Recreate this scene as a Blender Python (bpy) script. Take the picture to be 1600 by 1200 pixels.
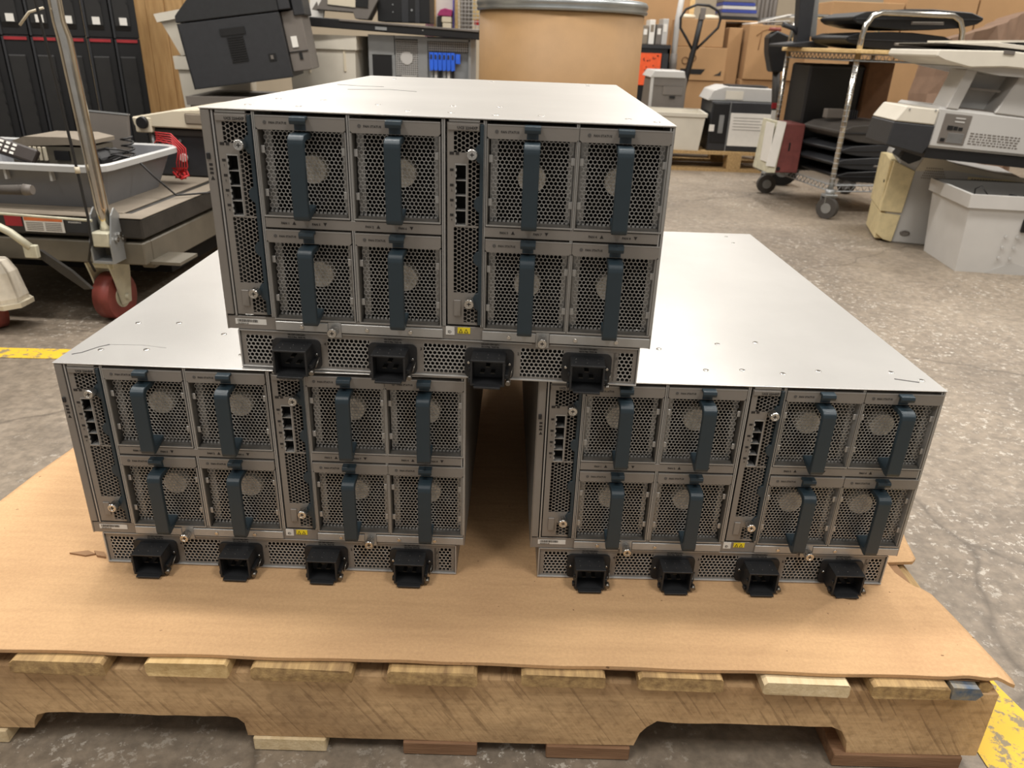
import bpy, bmesh, math, random
from mathutils import Vector, Matrix
R = math.radians
random.seed(7)
for o in list(bpy.data.objects): bpy.data.objects.remove(o)
SC = bpy.context.scene
COL = SC.collection
# ------------------------------------------------------------------ camera
fx = 1176.7
pitch, yaw, roll = 0.4272, -0.0004, 0.0368
fwd = Vector((-math.sin(yaw)*math.cos(pitch), math.cos(yaw)*math.cos(pitch), -math.sin(pitch)))
rt = Vector((math.cos(yaw), math.sin(yaw), 0)); up = rt.cross(fwd)
r2 = math.cos(roll)*rt + math.sin(roll)*up; u2 = -math.sin(roll)*rt + math.cos(roll)*up
cd = bpy.data.cameras.new('camera'); cam = bpy.data.objects.new('camera', cd); COL.objects.link(cam)
cd.sensor_width = 36; cd.lens = 36*fx/1600; cd.clip_start = .02; cd.clip_end = 60
m = Matrix((r2, u2, -fwd)).transposed().to_4x4(); m.translation = Vector((0.4938, -0.7395, 0.5947))
cam.matrix_world = m
cd.dof.use_dof = True; cd.dof.focus_distance = 1.0; cd.dof.aperture_fstop = 9.0
SC.camera = cam
# ------------------------------------------------------------------ world, lights, exposure
w = bpy.data.worlds.new('world'); SC.world = w; w.use_nodes = True
w.node_tree.nodes['Background'].inputs[0].default_value = (1.0, .96, .91, 1)
w.node_tree.nodes['Background'].inputs[1].default_value = 0.21
def area(name, loc, size, power, col=(1, .94, .86), rot=(0, 0, 0)):
    l = bpy.data.lights.new(name, 'AREA'); l.shape = 'RECTANGLE'; l.size, l.size_y = size; l.energy = power; l.color = col
    o = bpy.data.objects.new(name, l); COL.objects.link(o); o.location = loc; o.rotation_euler = rot; return o
W_L = (1, .955, .90)
area('ceiling_tube_light', (-.6, .9, 3.3), (2.4, .3), 62, W_L)
area('ceiling_tube_light', (2.3, .9, 3.3), (2.4, .3), 46, W_L)
area('ceiling_tube_light', (-1.2, 5.0, 3.3), (.35, 2.4), 60, W_L)
area('ceiling_tube_light', (1.7, 5.0, 3.3), (.35, 2.4), 60, W_L)
area('ceiling_tube_light', (4.4, 3.4, 3.3), (.35, 2.4), 60, W_L)
area('ceiling_tube_light', (-.9, -1.3, 3.3), (.5, 1.2), 26, W_L)
area('ceiling_tube_light', (1.9, -1.3, 3.3), (.5, 1.2), 26, W_L)
vs = SC.view_settings; vs.view_transform = 'Standard'; vs.look = 'None'; vs.gamma = 1; vs.use_curve_mapping = False
vs.exposure = 0.80
# ------------------------------------------------------------------ materials
def lin(c): return tuple(((x/255)/12.92 if x/255 <= .04045 else ((x/255+.055)/1.055)**2.4) for x in c)+(1,)
MATS = {}
def mat(name, col, rough=.6, metal=0, var=.12, scale=30, bump=0, bscale=200, stretch=None, col2=None, spec=None, coat=0):
    if name in MATS: return MATS[name]
    m = bpy.data.materials.new(name); m.use_nodes = True; nt = m.node_tree; p = nt.nodes['Principled BSDF']
    p.inputs['Roughness'].default_value = rough; p.inputs['Metallic'].default_value = metal
    if spec is not None: p.inputs['Specular IOR Level'].default_value = spec
    if coat: p.inputs['Coat Weight'].default_value = coat
    tc = nt.nodes.new('ShaderNodeTexCoord'); mp = nt.nodes.new('ShaderNodeMapping'); nt.links.new(tc.outputs['Object'], mp.inputs[0])
    if stretch: mp.inputs['Scale'].default_value = stretch
    n = nt.nodes.new('ShaderNodeTexNoise'); n.inputs['Scale'].default_value = scale; n.inputs['Detail'].default_value = 6; n.inputs['Roughness'].default_value = .6
    nt.links.new(mp.outputs[0], n.inputs['Vector'])
    cr = nt.nodes.new('ShaderNodeValToRGB'); nt.links.new(n.outputs['Fac'], cr.inputs[0])
    a = lin(col); b = lin(col2) if col2 else tuple(min(1, x*(1+var)) for x in a[:3])+(1,)
    a2 = a if col2 else tuple(x*(1-var) for x in a[:3])+(1,)
    cr.color_ramp.elements[0].position = .32; cr.color_ramp.elements[1].position = .68
    cr.color_ramp.elements[0].color = a2; cr.color_ramp.elements[1].color = b
    nt.links.new(cr.outputs[0], p.inputs['Base Color'])
    if bump:
        n2 = nt.nodes.new('ShaderNodeTexNoise'); n2.inputs['Scale'].default_value = bscale; n2.inputs['Detail'].default_value = 3
        nt.links.new(mp.outputs[0], n2.inputs['Vector'])
        bp = nt.nodes.new('ShaderNodeBump'); bp.inputs['Strength'].default_value = bump; bp.inputs['Distance'].default_value = .002
        nt.links.new(n2.outputs['Fac'], bp.inputs['Height']); nt.links.new(bp.outputs[0], p.inputs['Normal'])
    MATS[name] = m; return m
M_PLATE = mat('painted_steel_plate', (136, 131, 125), .45, .25, .04, 60, .05, 900)
M_EDGE = mat('bright_aluminium', (172, 171, 168), .35, .4, .05, 80)
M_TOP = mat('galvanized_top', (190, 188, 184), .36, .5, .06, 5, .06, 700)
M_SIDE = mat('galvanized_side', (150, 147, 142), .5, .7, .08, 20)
M_GRILLE = mat('grille_steel', (182, 181, 178), .42, .45, .06, 40)
M_HUB = mat('fan_hub_metal', (226, 218, 204), .5, .1, .3, 240, .4, 300)
M_DARK = mat('dark_interior', (20, 18, 17), .9, 0, .2)
M_FRAME = mat('fan_frame_steel', (112, 109, 104), .5, .5, .06, 30)
M_FAN = mat('fan_blade_black', (26, 25, 25), .6)
M_BLUE = mat('slate_blue_plastic', (38, 52, 60), .42, 0, .04, 60, .05, 800)
M_BLK = mat('black_plastic', (34, 35, 37), .5, 0, .15, 60, .1, 600)
M_INK = mat('printed_ink', (38, 35, 33), .7, 0, .05)
M_WHITE = mat('white_label', (222, 220, 214), .6, 0, .03)
M_YEL = mat('yellow_label', (236, 214, 40), .5, 0, .03)
M_SCREW = mat('nickel_screw', (206, 204, 200), .25, 1, .1, 200)
def card_material():
    m = bpy.data.materials.new('corrugated_card'); m.use_nodes = True; nt = m.node_tree; p = nt.nodes['Principled BSDF']; p.inputs['Roughness'].default_value = .88; N = nt.nodes.new; L = nt.links.new
    tc = N('ShaderNodeTexCoord')
    def ns(sc, st, d=5, ro=.6):
        mp = N('ShaderNodeMapping'); mp.inputs['Scale'].default_value = st; L(tc.outputs['Object'], mp.inputs[0])
        n = N('ShaderNodeTexNoise'); n.inputs['Scale'].default_value = sc; n.inputs['Detail'].default_value = d; n.inputs['Roughness'].default_value = ro; L(mp.outputs[0], n.inputs['Vector']); return n.outputs['Fac']
    def rmp(f, a, b, ca, cb):
        c = N('ShaderNodeValToRGB'); L(f, c.inputs[0]); e = c.color_ramp.elements; e[0].position = a; e[0].color = ca; e[1].position = b; e[1].color = cb; return c.outputs[0]
    def mul(a, b, k):
        x = N('ShaderNodeMix'); x.data_type = 'RGBA'; x.blend_type = 'MULTIPLY'; x.inputs[0].default_value = k; L(a, x.inputs[6]); L(b, x.inputs[7]); return x.outputs[2]
    c = rmp(ns(5, (1, 1, 1)), .3, .7, lin((196, 158, 117)), lin((208, 170, 126)))
    c = mul(c, rmp(ns(260, (1, 1, 1), 6, .8), .35, .65, (.86, .84, .82, 1), (1.07, 1.07, 1.07, 1)), .8)
    c = mul(c, rmp(ns(6, (1, 14, 1), 4), .35, .6, (.93, .92, .91, 1), (1.02, 1.02, 1.02, 1)), .8)
    c = mul(c, rmp(ns(95, (1, 1, 1), 2), .245, .262, (.35, .3, .26, 1), (1, 1, 1, 1)), .9)
    L(c, p.inputs['Base Color'])
    b1 = N('ShaderNodeBump'); b1.inputs['Strength'].default_value = .35; b1.inputs['Distance'].default_value = .0015; L(ns(180, (1, 1, 1), 6, .7), b1.inputs['Height'])
    b2 = N('ShaderNodeBump'); b2.inputs['Strength'].default_value = .5; b2.inputs['Distance'].default_value = .004; L(ns(5, (1, 5, 1), 3), b2.inputs['Height']); L(b1.outputs[0], b2.inputs['Normal']); L(b2.outputs[0], p.inputs['Normal'])
    MATS['corrugated_card'] = m; return m
M_CARD = card_material()
M_CARDE = mat('card_edge', (150, 116, 84), .9, 0, .1)
# ------------------------------------------------------------------ mesh builder
class B:
    def __init__(s, k=1.0): s.bm = bmesh.new(); s.k = k
    def box(s, x0, x1, y0, y1, z0, z1, bev=0, M=None, seg=1):
        c = Matrix.Translation(((x0+x1)/2, (y0+y1)/2, (z0+z1)/2)) @ Matrix.Diagonal((abs(x1-x0), abs(y1-y0), abs(z1-z0), 1))
        g = bmesh.ops.create_cube(s.bm, size=1, matrix=(M @ c) if M else c)
        if bev:
            es = list({e for v in g['verts'] for e in v.link_edges})
            bmesh.ops.bevel(s.bm, geom=es, offset=bev, segments=seg, affect='EDGES', profile=.5)
        return s
    def face(s, pts, smooth=False):
        f = s.bm.faces.new([s.bm.verts.new(p) for p in pts]); f.smooth = smooth; return f
    def prism(s, pts, axis, a, b, M=None, bev=0):
        def P(p, t):
            v = {'x': (t, p[0], p[1]), 'y': (p[0], t, p[1]), 'z': (p[0], p[1], t)}[axis]
            return (M @ Vector(v)) if M else v
        A = [s.bm.verts.new(P(p, a)) for p in pts]; C = [s.bm.verts.new(P(p, b)) for p in pts]; n = len(pts)
        fs = [s.bm.faces.new(A), s.bm.faces.new(C[::-1])]
        for i in range(n): fs.append(s.bm.faces.new((A[i], C[i], C[(i+1) % n], A[(i+1) % n])))
        bmesh.ops.recalc_face_normals(s.bm, faces=fs)
        if bev: bmesh.ops.bevel(s.bm, geom=list({e for f in fs for e in f.edges}), offset=bev, segments=1, affect='EDGES', profile=.5)
        return s
    def rings(s, rs, cap=True, closed=False, smooth=True):
        V = [[s.bm.verts.new(p) for p in r] for r in rs]; n = len(V[0]); fs = []
        K = len(V) if closed else len(V)-1
        for i in range(K):
            a, b = V[i], V[(i+1) % len(V)]
            for j in range(n):
                f = s.bm.faces.new((a[j], a[(j+1) % n], b[(j+1) % n], b[j])); f.smooth = smooth; fs.append(f)
        if cap and not closed: fs += [s.bm.faces.new(V[0][::-1]), s.bm.faces.new(V[-1])]
        bmesh.ops.recalc_face_normals(s.bm, faces=fs); return s
    def tube(s, pts, r, n=8, closed=False, smooth=True):
        pts = [Vector(p) for p in pts]; rs = []; N = len(pts); prev = None
        for i, p in enumerate(pts):
            if closed: t = pts[(i+1) % N]-pts[i-1]
            else: t = pts[min(i+1, N-1)]-pts[max(i-1, 0)]
            t.normalize()
            if prev is None:
                a = Vector((0, 0, 1)) if abs(t.z) < .9 else Vector((1, 0, 0)); u = t.cross(a).normalized()
            else: u = (prev - t*prev.dot(t)).normalized()
            prev = u; v = t.cross(u); rr = r[i] if isinstance(r, (list, tuple)) else r
            rs.append([p+rr*(math.cos(2*math.pi*j/n)*u+math.sin(2*math.pi*j/n)*v) for j in range(n)])
        return s.rings(rs, closed=closed, smooth=smooth)
    def cyl(s, p0, p1, r0, r1=None, n=16, smooth=True):
        r1 = r0 if r1 is None else r1
        p0, p1 = Vector(p0), Vector(p1); t = (p1-p0).normalized()
        a = Vector((0, 0, 1)) if abs(t.z) < .9 else Vector((1, 0, 0)); u = t.cross(a).normalized(); v = t.cross(u)
        return s.rings([[p+r*(math.cos(2*math.pi*j/n)*u+math.sin(2*math.pi*j/n)*v) for j in range(n)] for p, r in ((p0, r0), (p1, r1))], smooth=smooth)
    def lathe(s, prof, c=(0, 0, 0), n=32, smooth=True):
        return s.rings([[(c[0]+r*math.cos(2*math.pi*j/n), c[1]+r*math.sin(2*math.pi*j/n), c[2]+z) for j in range(n)] for r, z in prof], smooth=smooth)
    def mesh(s, name, mt):
        for v in s.bm.verts: v.co *= s.k
        me = bpy.data.meshes.new(name); s.bm.to_mesh(me); s.bm.free(); me.materials.append(mt); return me
    def obj(s, name, mt, parent=None, loc=(0, 0, 0), rot=(0, 0, 0)):
        return inst(name, s.mesh(name, mt), parent, loc, rot)
def inst(name, me, parent=None, loc=(0, 0, 0), rot=(0, 0, 0)):
    o = bpy.data.objects.new(name, me); COL.objects.link(o); o.location = loc; o.rotation_euler = rot
    if parent: o.parent = parent
    return o
def tag(o, label, cat, group=None):
    o['label'] = label; o['category'] = cat
    if group: o['group'] = group
    return o
def thing(name, label, cat, loc=(0, 0, 0), rz=0, group=None, rot=None):
    o = bpy.data.objects.new(name, None); COL.objects.link(o); o.empty_display_size = .05
    o.location = loc; o.rotation_euler = rot if rot else (0, 0, rz); return tag(o, label, cat, group)
def kids(o): return [c for c in KID.get(o.name, [])]
KID = {}
def copy_tree(root, loc, rz, label):
    ch = {}
    for o in COL.objects:
        if o.parent: ch.setdefault(o.parent, []).append(o)
    def cp(o, par):
        c = o.copy(); COL.objects.link(c)
        if par: c.parent = par
        for k in ch.get(o, []): cp(k, c)
        return c
    r = cp(root, None); r.location = loc; r.rotation_euler = (0, 0, rz); r['label'] = label; return r
def structure(o): o['kind'] = 'structure'; return o
TXT = {}
def text_mesh(s, size, mt, bold=0):
    key = (s, size, mt.name)
    if key in TXT: return TXT[key]
    cu = bpy.data.curves.new('lettering', 'FONT'); cu.body = s; cu.size = size; cu.align_x = 'LEFT'; cu.resolution_u = 1
    cu.extrude = .00012; cu.offset = bold
    o = bpy.data.objects.new('t', cu); COL.objects.link(o)
    dg = bpy.context.evaluated_depsgraph_get(); dg.update()
    me = bpy.data.meshes.new_from_object(o.evaluated_get(dg)); me.materials.clear(); me.materials.append(mt)
    bpy.data.objects.remove(o); bpy.data.curves.remove(cu); TXT[key] = me; return me
def text(s, size, mt, parent, x, y, z, rot=(R(90), 0, 0), bold=0, name='lettering'):
    return inst(name, text_mesh(s, size, mt, bold), parent, (x, y, z), rot)
# clipping of convex polygon against axis rect (x,z)
def clip(poly, x0, x1, z0, z1):
    for ax, lim, sg in ((0, x0, 1), (0, x1, -1), (1, z0, 1), (1, z1, -1)):
        out = []
        for i in range(len(poly)):
            a, b = poly[i], poly[(i+1) % len(poly)]; da, db = (a[ax]-lim)*sg, (b[ax]-lim)*sg
            if da >= 0: out.append(a)
            if (da >= 0) != (db >= 0):
                t = da/(da-db); out.append((a[0]+(b[0]-a[0])*t, a[1]+(b[1]-a[1])*t))
        poly = out
        if len(poly) < 3: return None
    ar = sum(poly[i][0]*poly[(i+1) % len(poly)][1]-poly[(i+1) % len(poly)][0]*poly[i][1] for i in range(len(poly)))
    return poly if abs(ar) > 1e-3 else None
def hexplate(b, x0, x1, z0, z1, a, flat=False, fr=.84, y=0, th=1.0, rnd=False):
    """perforated sheet: every hole is real, facing -y; units of the builder"""
    r = a/math.sqrt(3)
    cs = []
    if not flat:
        row = 0; z = z0+r*.6
        while z < z1+r:
            x = x0+(a/2 if row % 2 else 0)
            while x < x1+a/2: cs.append((x, z)); x += a
            z += a*math.sqrt(3)/2; row += 1
        off = 30
    else:
        colm = 0; x = x0+r*.6
        while x < x1+r:
            z = z0+(a/2 if colm % 2 else 0)
            while z < z1+a/2: cs.append((x, z)); z += a
            x += a*math.sqrt(3)/2; colm += 1
        off = 0
    bm = b.bm
    for cx, cz in cs:
        O = [(cx+r*math.cos(R(off+60*i)), cz+r*math.sin(R(off+60*i))) for i in range(6)]
        I = [(cx+r*fr*math.cos(R(off+60*i)), cz+r*fr*math.sin(R(off+60*i))) for i in range(6)]
        inside = x0 <= cx-r*fr and cx+r*fr <= x1 and z0 <= cz-r*fr and cz+r*fr <= z1
        for i in range(6):
            j = (i+1) % 6
            q = clip([O[i], O[j], I[j], I[i]], x0, x1, z0, z1)
            if q:
                f = bm.faces.new([bm.verts.new((p[0], y, p[1])) for p in q])
                if f.calc_area() and (f.normal_update() or f.normal.y > 0): f.normal_flip()
            if inside:
                bm.faces.new([bm.verts.new(p) for p in ((I[i][0], y, I[i][1]), (I[j][0], y, I[j][1]), (I[j][0], y+th, I[j][1]), (I[i][0], y+th, I[i][1]))])
    return b

# ------------------------------------------------------------------ floor and walls
def floor_material():
    m = bpy.data.materials.new('concrete'); m.use_nodes = True; nt = m.node_tree; p = nt.nodes['Principled BSDF']; N = nt.nodes.new; L = nt.links.new
    tc = N('ShaderNodeTexCoord')
    def noise(sc, det=8, ro=.6, st=None):
        n = N('ShaderNodeTexNoise'); n.inputs['Scale'].default_value = sc; n.inputs['Detail'].default_value = det; n.inputs['Roughness'].default_value = ro
        if st:
            mp = N('ShaderNodeMapping'); mp.inputs['Scale'].default_value = st; L(tc.outputs['Object'], mp.inputs[0]); L(mp.outputs[0], n.inputs['Vector'])
        else: L(tc.outputs['Object'], n.inputs['Vector'])
        return n.outputs['Fac']
    def ramp(f, stops):
        c = N('ShaderNodeValToRGB'); L(f, c.inputs[0]); e = c.color_ramp.elements
        e[0].position, e[0].color = stops[0]; e[1].position, e[1].color = stops[-1]
        for s_ in stops[1:-1]: k = e.new(s_[0]); k.color = s_[1]
        return c.outputs[0]
    base = ramp(noise(1.6), [(.3, lin((112, 101, 88))), (.5, lin((134, 122, 107))), (.72, lin((150, 137, 120)))])
    fine = ramp(noise(55, 5), [(.35, (.72, .72, .72, 1)), (.65, (1.12, 1.12, 1.12, 1))])
    mx = N('ShaderNodeMix'); mx.data_type = 'RGBA'; mx.blend_type = 'MULTIPLY'; mx.inputs[0].default_value = 1; L(base, mx.inputs[6]); L(fine, mx.inputs[7])
    # pale chipped specks, denser in patches
    sp = ramp(noise(70, 6, .75), [(.575, (0, 0, 0, 1)), (.60, (1, 1, 1, 1))])
    pt = ramp(noise(2.3, 4), [(.42, (0, 0, 0, 1)), (.62, (1, 1, 1, 1))])
    mm = N('ShaderNodeMath'); mm.operation = 'MULTIPLY'; L(sp, mm.inputs[0]); L(pt, mm.inputs[1])
    m2 = N('ShaderNodeMath'); m2.operation = 'MULTIPLY'; m2.inputs[1].default_value = .75; L(mm.outputs[0], m2.inputs[0])
    mz = N('ShaderNodeMix'); mz.data_type = 'RGBA'; L(m2.outputs[0], mz.inputs[0]); L(mx.outputs[2], mz.inputs[6]); mz.inputs[7].default_value = lin((205, 198, 186))
    # hairline cracks
    vo = N('ShaderNodeTexVoronoi'); vo.feature = 'DISTANCE_TO_EDGE'; vo.inputs['Scale'].default_value = .8
    ds = N('ShaderNodeTexNoise'); ds.inputs['Scale'].default_value = 4; L(tc.outputs['Object'], ds.inputs['Vector'])
    ma = N('ShaderNodeMix'); ma.data_type = 'RGBA'; ma.inputs[0].default_value = .14; L(tc.outputs['Object'], ma.inputs[6]); L(ds.outputs['Color'], ma.inputs[7]); L(ma.outputs[2], vo.inputs['Vector'])
    ck = ramp(vo.outputs['Distance'], [(.0, (1, 1, 1, 1)), (.004, (0, 0, 0, 1))])
    m3 = N('ShaderNodeMath'); m3.operation = 'MULTIPLY'; m3.inputs[1].default_value = .5; L(ck, m3.inputs[0])
    mc = N('ShaderNodeMix'); mc.data_type = 'RGBA'; L(m3.outputs[0], mc.inputs[0]); L(mz.outputs[2], mc.inputs[6]); mc.inputs[7].default_value = lin((60, 52, 44))
    L(mc.outputs[2], p.inputs['Base Color'])
    L(ramp(noise(5), [(.3, (.42, .42, .42, 1)), (.7, (.66, .66, .66, 1))]), p.inputs['Roughness'])
    bp = N('ShaderNodeBump'); bp.inputs['Strength'].default_value = .35; bp.inputs['Distance'].default_value = .004; L(noise(60, 8), bp.inputs['Height']); L(bp.outputs[0], p.inputs['Normal'])
    return m
FZ = -.135
b = B(); b.box(-5, 6.5, -3.5, 8, FZ-.1, FZ); fl = structure(b.obj('floor', floor_material()))
M_WALL = mat('painted_block_wall', (176, 163, 142), .8, 0, .06, 3, .2, 40)
b = B(); b.box(-5, 6.5, 8, 8.15, FZ, 3.6); structure(b.obj('wall_back', M_WALL))
b = B(); b.box(-5.15, -5, -3.5, 8, FZ, 3.6); structure(b.obj('wall_left', M_WALL))
b = B(); b.box(6.5, 6.65, -3.5, 8, FZ, 3.6); structure(b.obj('wall_right', M_WALL))
def worn_yellow():
    m = bpy.data.materials.new('worn_yellow_paint'); m.use_nodes = True; nt = m.node_tree; p = nt.nodes['Principled BSDF']; p.inputs['Roughness'].default_value = .6
    tc = nt.nodes.new('ShaderNodeTexCoord'); n = nt.nodes.new('ShaderNodeTexNoise'); n.inputs['Scale'].default_value = 45; n.inputs['Detail'].default_value = 8; n.inputs['Roughness'].default_value = .7
    nt.links.new(tc.outputs['Object'], n.inputs['Vector']); c = nt.nodes.new('ShaderNodeValToRGB'); nt.links.new(n.outputs['Fac'], c.inputs[0]); e = c.color_ramp.elements
    e[0].position = .42; e[0].color = lin((138, 124, 96)); e[1].position = .48; e[1].color = lin((222, 182, 48))
    nt.links.new(c.outputs[0], p.inputs['Base Color']); return m
M_YP = worn_yellow()
b = B()
ex = [(1.05, -.40), (1.047, -.12), (1.043, .0), (1.03, .2), (1.02, .32)]
ey = [(1.148, -.40), (1.139, -.06), (1.129, -.017), (1.113, .16), (1.10, .32)]
for i in range(4): b.face([(ex[i][0], ex[i][1], 0), (ey[i][0], ey[i][1], 0), (ey[i+1][0], ey[i+1][1], 0), (ex[i+1][0], ex[i+1][1], 0)])
structure(b.obj('trim_1', M_YP, None, (0, 0, FZ+.0012)))
b = B(); b.face([(-2.6, .76, 0), (-.35, .845, 0), (-.35, .905, 0), (-2.6, .83, 0)])
for v in b.bm.verts: v.co.y += .075
structure(b.obj('trim_2', M_YP, None, (0, 0, FZ+.0012)))

# ------------------------------------------------------------------ front pallet
def wood(name, c1, c2, st, sc=14, rough=.8, bump=.35):
    return mat(name, c1, rough, 0, .1, sc, bump, 60, st, c2)
def saw_wood():
    m = bpy.data.materials.new('weathered_stringer_wood'); m.use_nodes = True; nt = m.node_tree; p = nt.nodes['Principled BSDF']; p.inputs['Roughness'].default_value = .75
    N = nt.nodes.new; L = nt.links.new; tc = N('ShaderNodeTexCoord')
    def ns(sc, st, d=6):
        m0 = N('ShaderNodeMapping'); m0.inputs['Rotation'].default_value = st[1]; L(tc.outputs['Object'], m0.inputs[0])
        mp = N('ShaderNodeMapping'); mp.inputs['Scale'].default_value = st[0]; L(m0.outputs[0], mp.inputs[0])
        n = N('ShaderNodeTexNoise'); n.inputs['Scale'].default_value = sc; n.inputs['Detail'].default_value = d; L(mp.outputs[0], n.inputs['Vector']); return n.outputs['Fac']
    def rp(f, st):
        c = N('ShaderNodeValToRGB'); L(f, c.inputs[0]); e = c.color_ramp.elements; e[0].position, e[0].color = st[0]; e[1].position, e[1].color = st[1]; return c.outputs[0]
    def mul(x_, y_, k):
        x = N('ShaderNodeMix'); x.data_type = 'RGBA'; x.blend_type = 'MULTIPLY'; x.inputs[0].default_value = k; L(x_, x.inputs[6]); L(y_, x.inputs[7]); return x.outputs[2]
    c = rp(ns(5, ((1, 1, 3), (0, 0, 0))), [(.3, lin((176, 142, 102))), (.7, lin((222, 188, 142)))])
    c = mul(c, rp(ns(1, ((5, 5, 170), (0, 0, 0)), 5), [(.36, (.84, .82, .80, 1)), (.56, (1.04, 1.04, 1.04, 1))]), .6)      # long grain
    c = mul(c, rp(ns(1, ((170, 20, 9), (0, R(33), 0)), 2), [(.36, (.55, .52, .5, 1)), (.40, (1, 1, 1, 1))]), .6)        # saw kerf marks
    c = mul(c, rp(ns(7, ((1, 1, 1.4), (0, 0, 0)), 6), [(.34, (.62, .60, .60, 1)), (.52, (1.03, 1.03, 1.03, 1))]), .8)     # grey stains
    c = mul(c, rp(ns(90, ((1, 1, 1), (0, 0, 0)), 6), [(.32, (.75, .73, .7, 1)), (.5, (1.03, 1.03, 1.03, 1))]), .8)
    L(c, p.inputs['Base Color'])
    bp = N('ShaderNodeBump'); bp.inputs['Strength'].default_value = .6; bp.inputs['Distance'].default_value = .002
    L(ns(1, ((170, 20, 9), (0, R(33), 0)), 4), bp.inputs['Height'])
    b3 = N('ShaderNodeBump'); b3.inputs['Strength'].default_value = .5; b3.inputs['Distance'].default_value = .002; L(ns(120, ((1, 1, 1), (0, 0, 0)), 5), b3.inputs['Height']); L(bp.outputs[0], b3.inputs['Normal']); L(b3.outputs[0], p.inputs['Normal']); return m
M_STR = saw_wood()
M_PINE = wood('pine_board', (188, 156, 104), (222, 192, 138), (6, 1, 6), 12)
M_PINE2 = wood('weathered_board', (140, 112, 76), (196, 164, 112), (8, 1, 8), 14)
M_REDW = wood('reddish_board', (124, 92, 66), (156, 120, 90), (1, 10, 10), 9)
M_PALE = wood('pale_board', (205, 182, 140), (232, 212, 174), (6, 1, 6), 12)
PZ = 0.0095
pal = thing('wooden_pallet', 'worn wooden pallet with notched side board under the cardboard and server chassis', 'pallet', (.43, -.143, FZ), PZ)
def stringer(name, y0, y1, par):
    # outline with two rounded, rough notches (x local is world x - .43), z from floor
    rnd = random.Random(int(y0*100)+3)
    top = [( -.62, .112), (.596, .112)]
    bot = [(.598, .020)]
    bot += [(.452, .019), (.449, .036), (.440, .052), (.428, .058)]
    bot += [(.428-k*.0245, .058+rnd.uniform(-.0012, .0012)) for k in range(1, 8)]
    bot += [(.236, .059), (.226, .050), (.219, .040), (.214, .021)]
    bot += [(.214-k*.06, .0195+rnd.uniform(-.0008, .0006)) for k in range(1, 7)]
    bot += [(-.214, .020), (-.216, .038), (-.223, .046), (-.235, .048)]
    bot += [(-.235-k*.0245, .047+rnd.uniform(-.0012, .0012)) for k in range(1, 8)]
    bot += [(-.430, .046), (-.442, .042), (-.447, .032), (-.449, .022), (-.62, .020)]
    b = B(); b.prism(top+bot, 'y', y0, y1); return b.obj(name, M_STR, par)
stringer('stringer', 0, .036, pal); stringer('stringer', .47, .506, pal); stringer('stringer', .96, .996, pal)
decks = [(-.17, -.08, M_PINE2), (-.016, .082, M_PINE2), (.122, .209, M_PINE), (.233, .339, M_PINE2), (.375, .469, M_PINE2), (.515, .604, M_PINE2), (.638, .728, M_PINE2), (.769, .861, M_PALE), (.884, .966, M_PINE2)]
for i, (x0, x1, mt) in enumerate(decks):
    rnd = random.Random(i)
    b = B(); nx, ny = 6, 2; y0 = -.0085+rnd.uniform(-.002, .0015); y1 = 1.0
    w_ = x1-x0; tz = .1293+rnd.uniform(-.0004, .0004)
    b.prism([(x0-.43+.003, .1122), (x1-.43-.002, .1122), (x1-.43, .1150), (x1-.43-.001, tz-.003), (x1-.43-.004, tz), (x0-.43+.004, tz), (x0-.43, tz-.003), (x0-.43, .1155)], 'y', y0, y1)
    # ragged sawn end: jitter the front vertices
    for v in b.bm.verts:
        if v.co.y < .5: v.co.y += rnd.uniform(-.0012, .0012)
    b.obj('deck_board', mt, pal)
b = B(); b.prism([(.539, .1125), (.566, .112), (.572, .120), (.566, .128), (.538, .1292)], 'y', -.009, .99); o = b.obj('deck_board', mat('blue_stained_board', (150, 140, 118), .8, 0, .1, 30, .3, 60, (3, 1, 3), (74, 96, 122)), pal); o['label'] = 'split board with blue paint stain'
b = B(); b.prism([(.573, .113), (.586, .113), (.589, .121), (.580, .127), (.573, .125)], 'y', .002, .6); b.obj('deck_board', M_PINE2, pal)
for x0, x1, mt, zz in ((-.43, -.4475+.01, M_PALE, 0), (.222, .302, M_PALE, 0), (.388, .470, M_REDW, 0), (.547, .640, M_REDW, 0), (.868, 1.012, M_REDW, 0)):
    if x0 < -.4: x0, x1 = -.12, -.05
    b = B(); b.box(x0-.43, x1-.43, -.003, .998, .0008, .0190, .001); b.obj('bottom_board', mt, pal)

# ------------------------------------------------------------------ cardboard sheet on the pallet
def interp(tab, t):
    for (a, va), (c, vc) in zip(tab, tab[1:]):
        if t <= c: return va+(vc-va)*(t-a)/(c-a) if t > a else va
    return tab[-1][1]
b = B()
xl = [(-.16, -.24), (.0, -.215), (.124, -.199), (.2, -.192), (.27, -.181), (.9, -.14)]
xr = [(-.155, 1.036), (-.135, 1.042), (-.10, 1.031), (-.066, 1.023), (-.01, 1.013), (.0, 1.006), (.004, .999), (.012, .994), (.03, .986), (.05, .985), (.053, 1.020), (.06, 1.027), (.10, 1.033), (.13, 1.04), (.9, 1.04)]
ys = [-.1425, -.1415, -.138, -.134, -.13, -.125, -.12, -.115, -.11, -.105, -.1, -.095, -.09, -.085, -.08, -.075, -.07, -.066, -.06, -.055, -.05, -.045, -.04, -.035, -.03, -.025, -.02, -.015, -.01, .0, .004, .012, .02, .03, .05, .053, .06, .08, .1, .13, .2, .27, .4, .6, .86]
NX = 170
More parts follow.
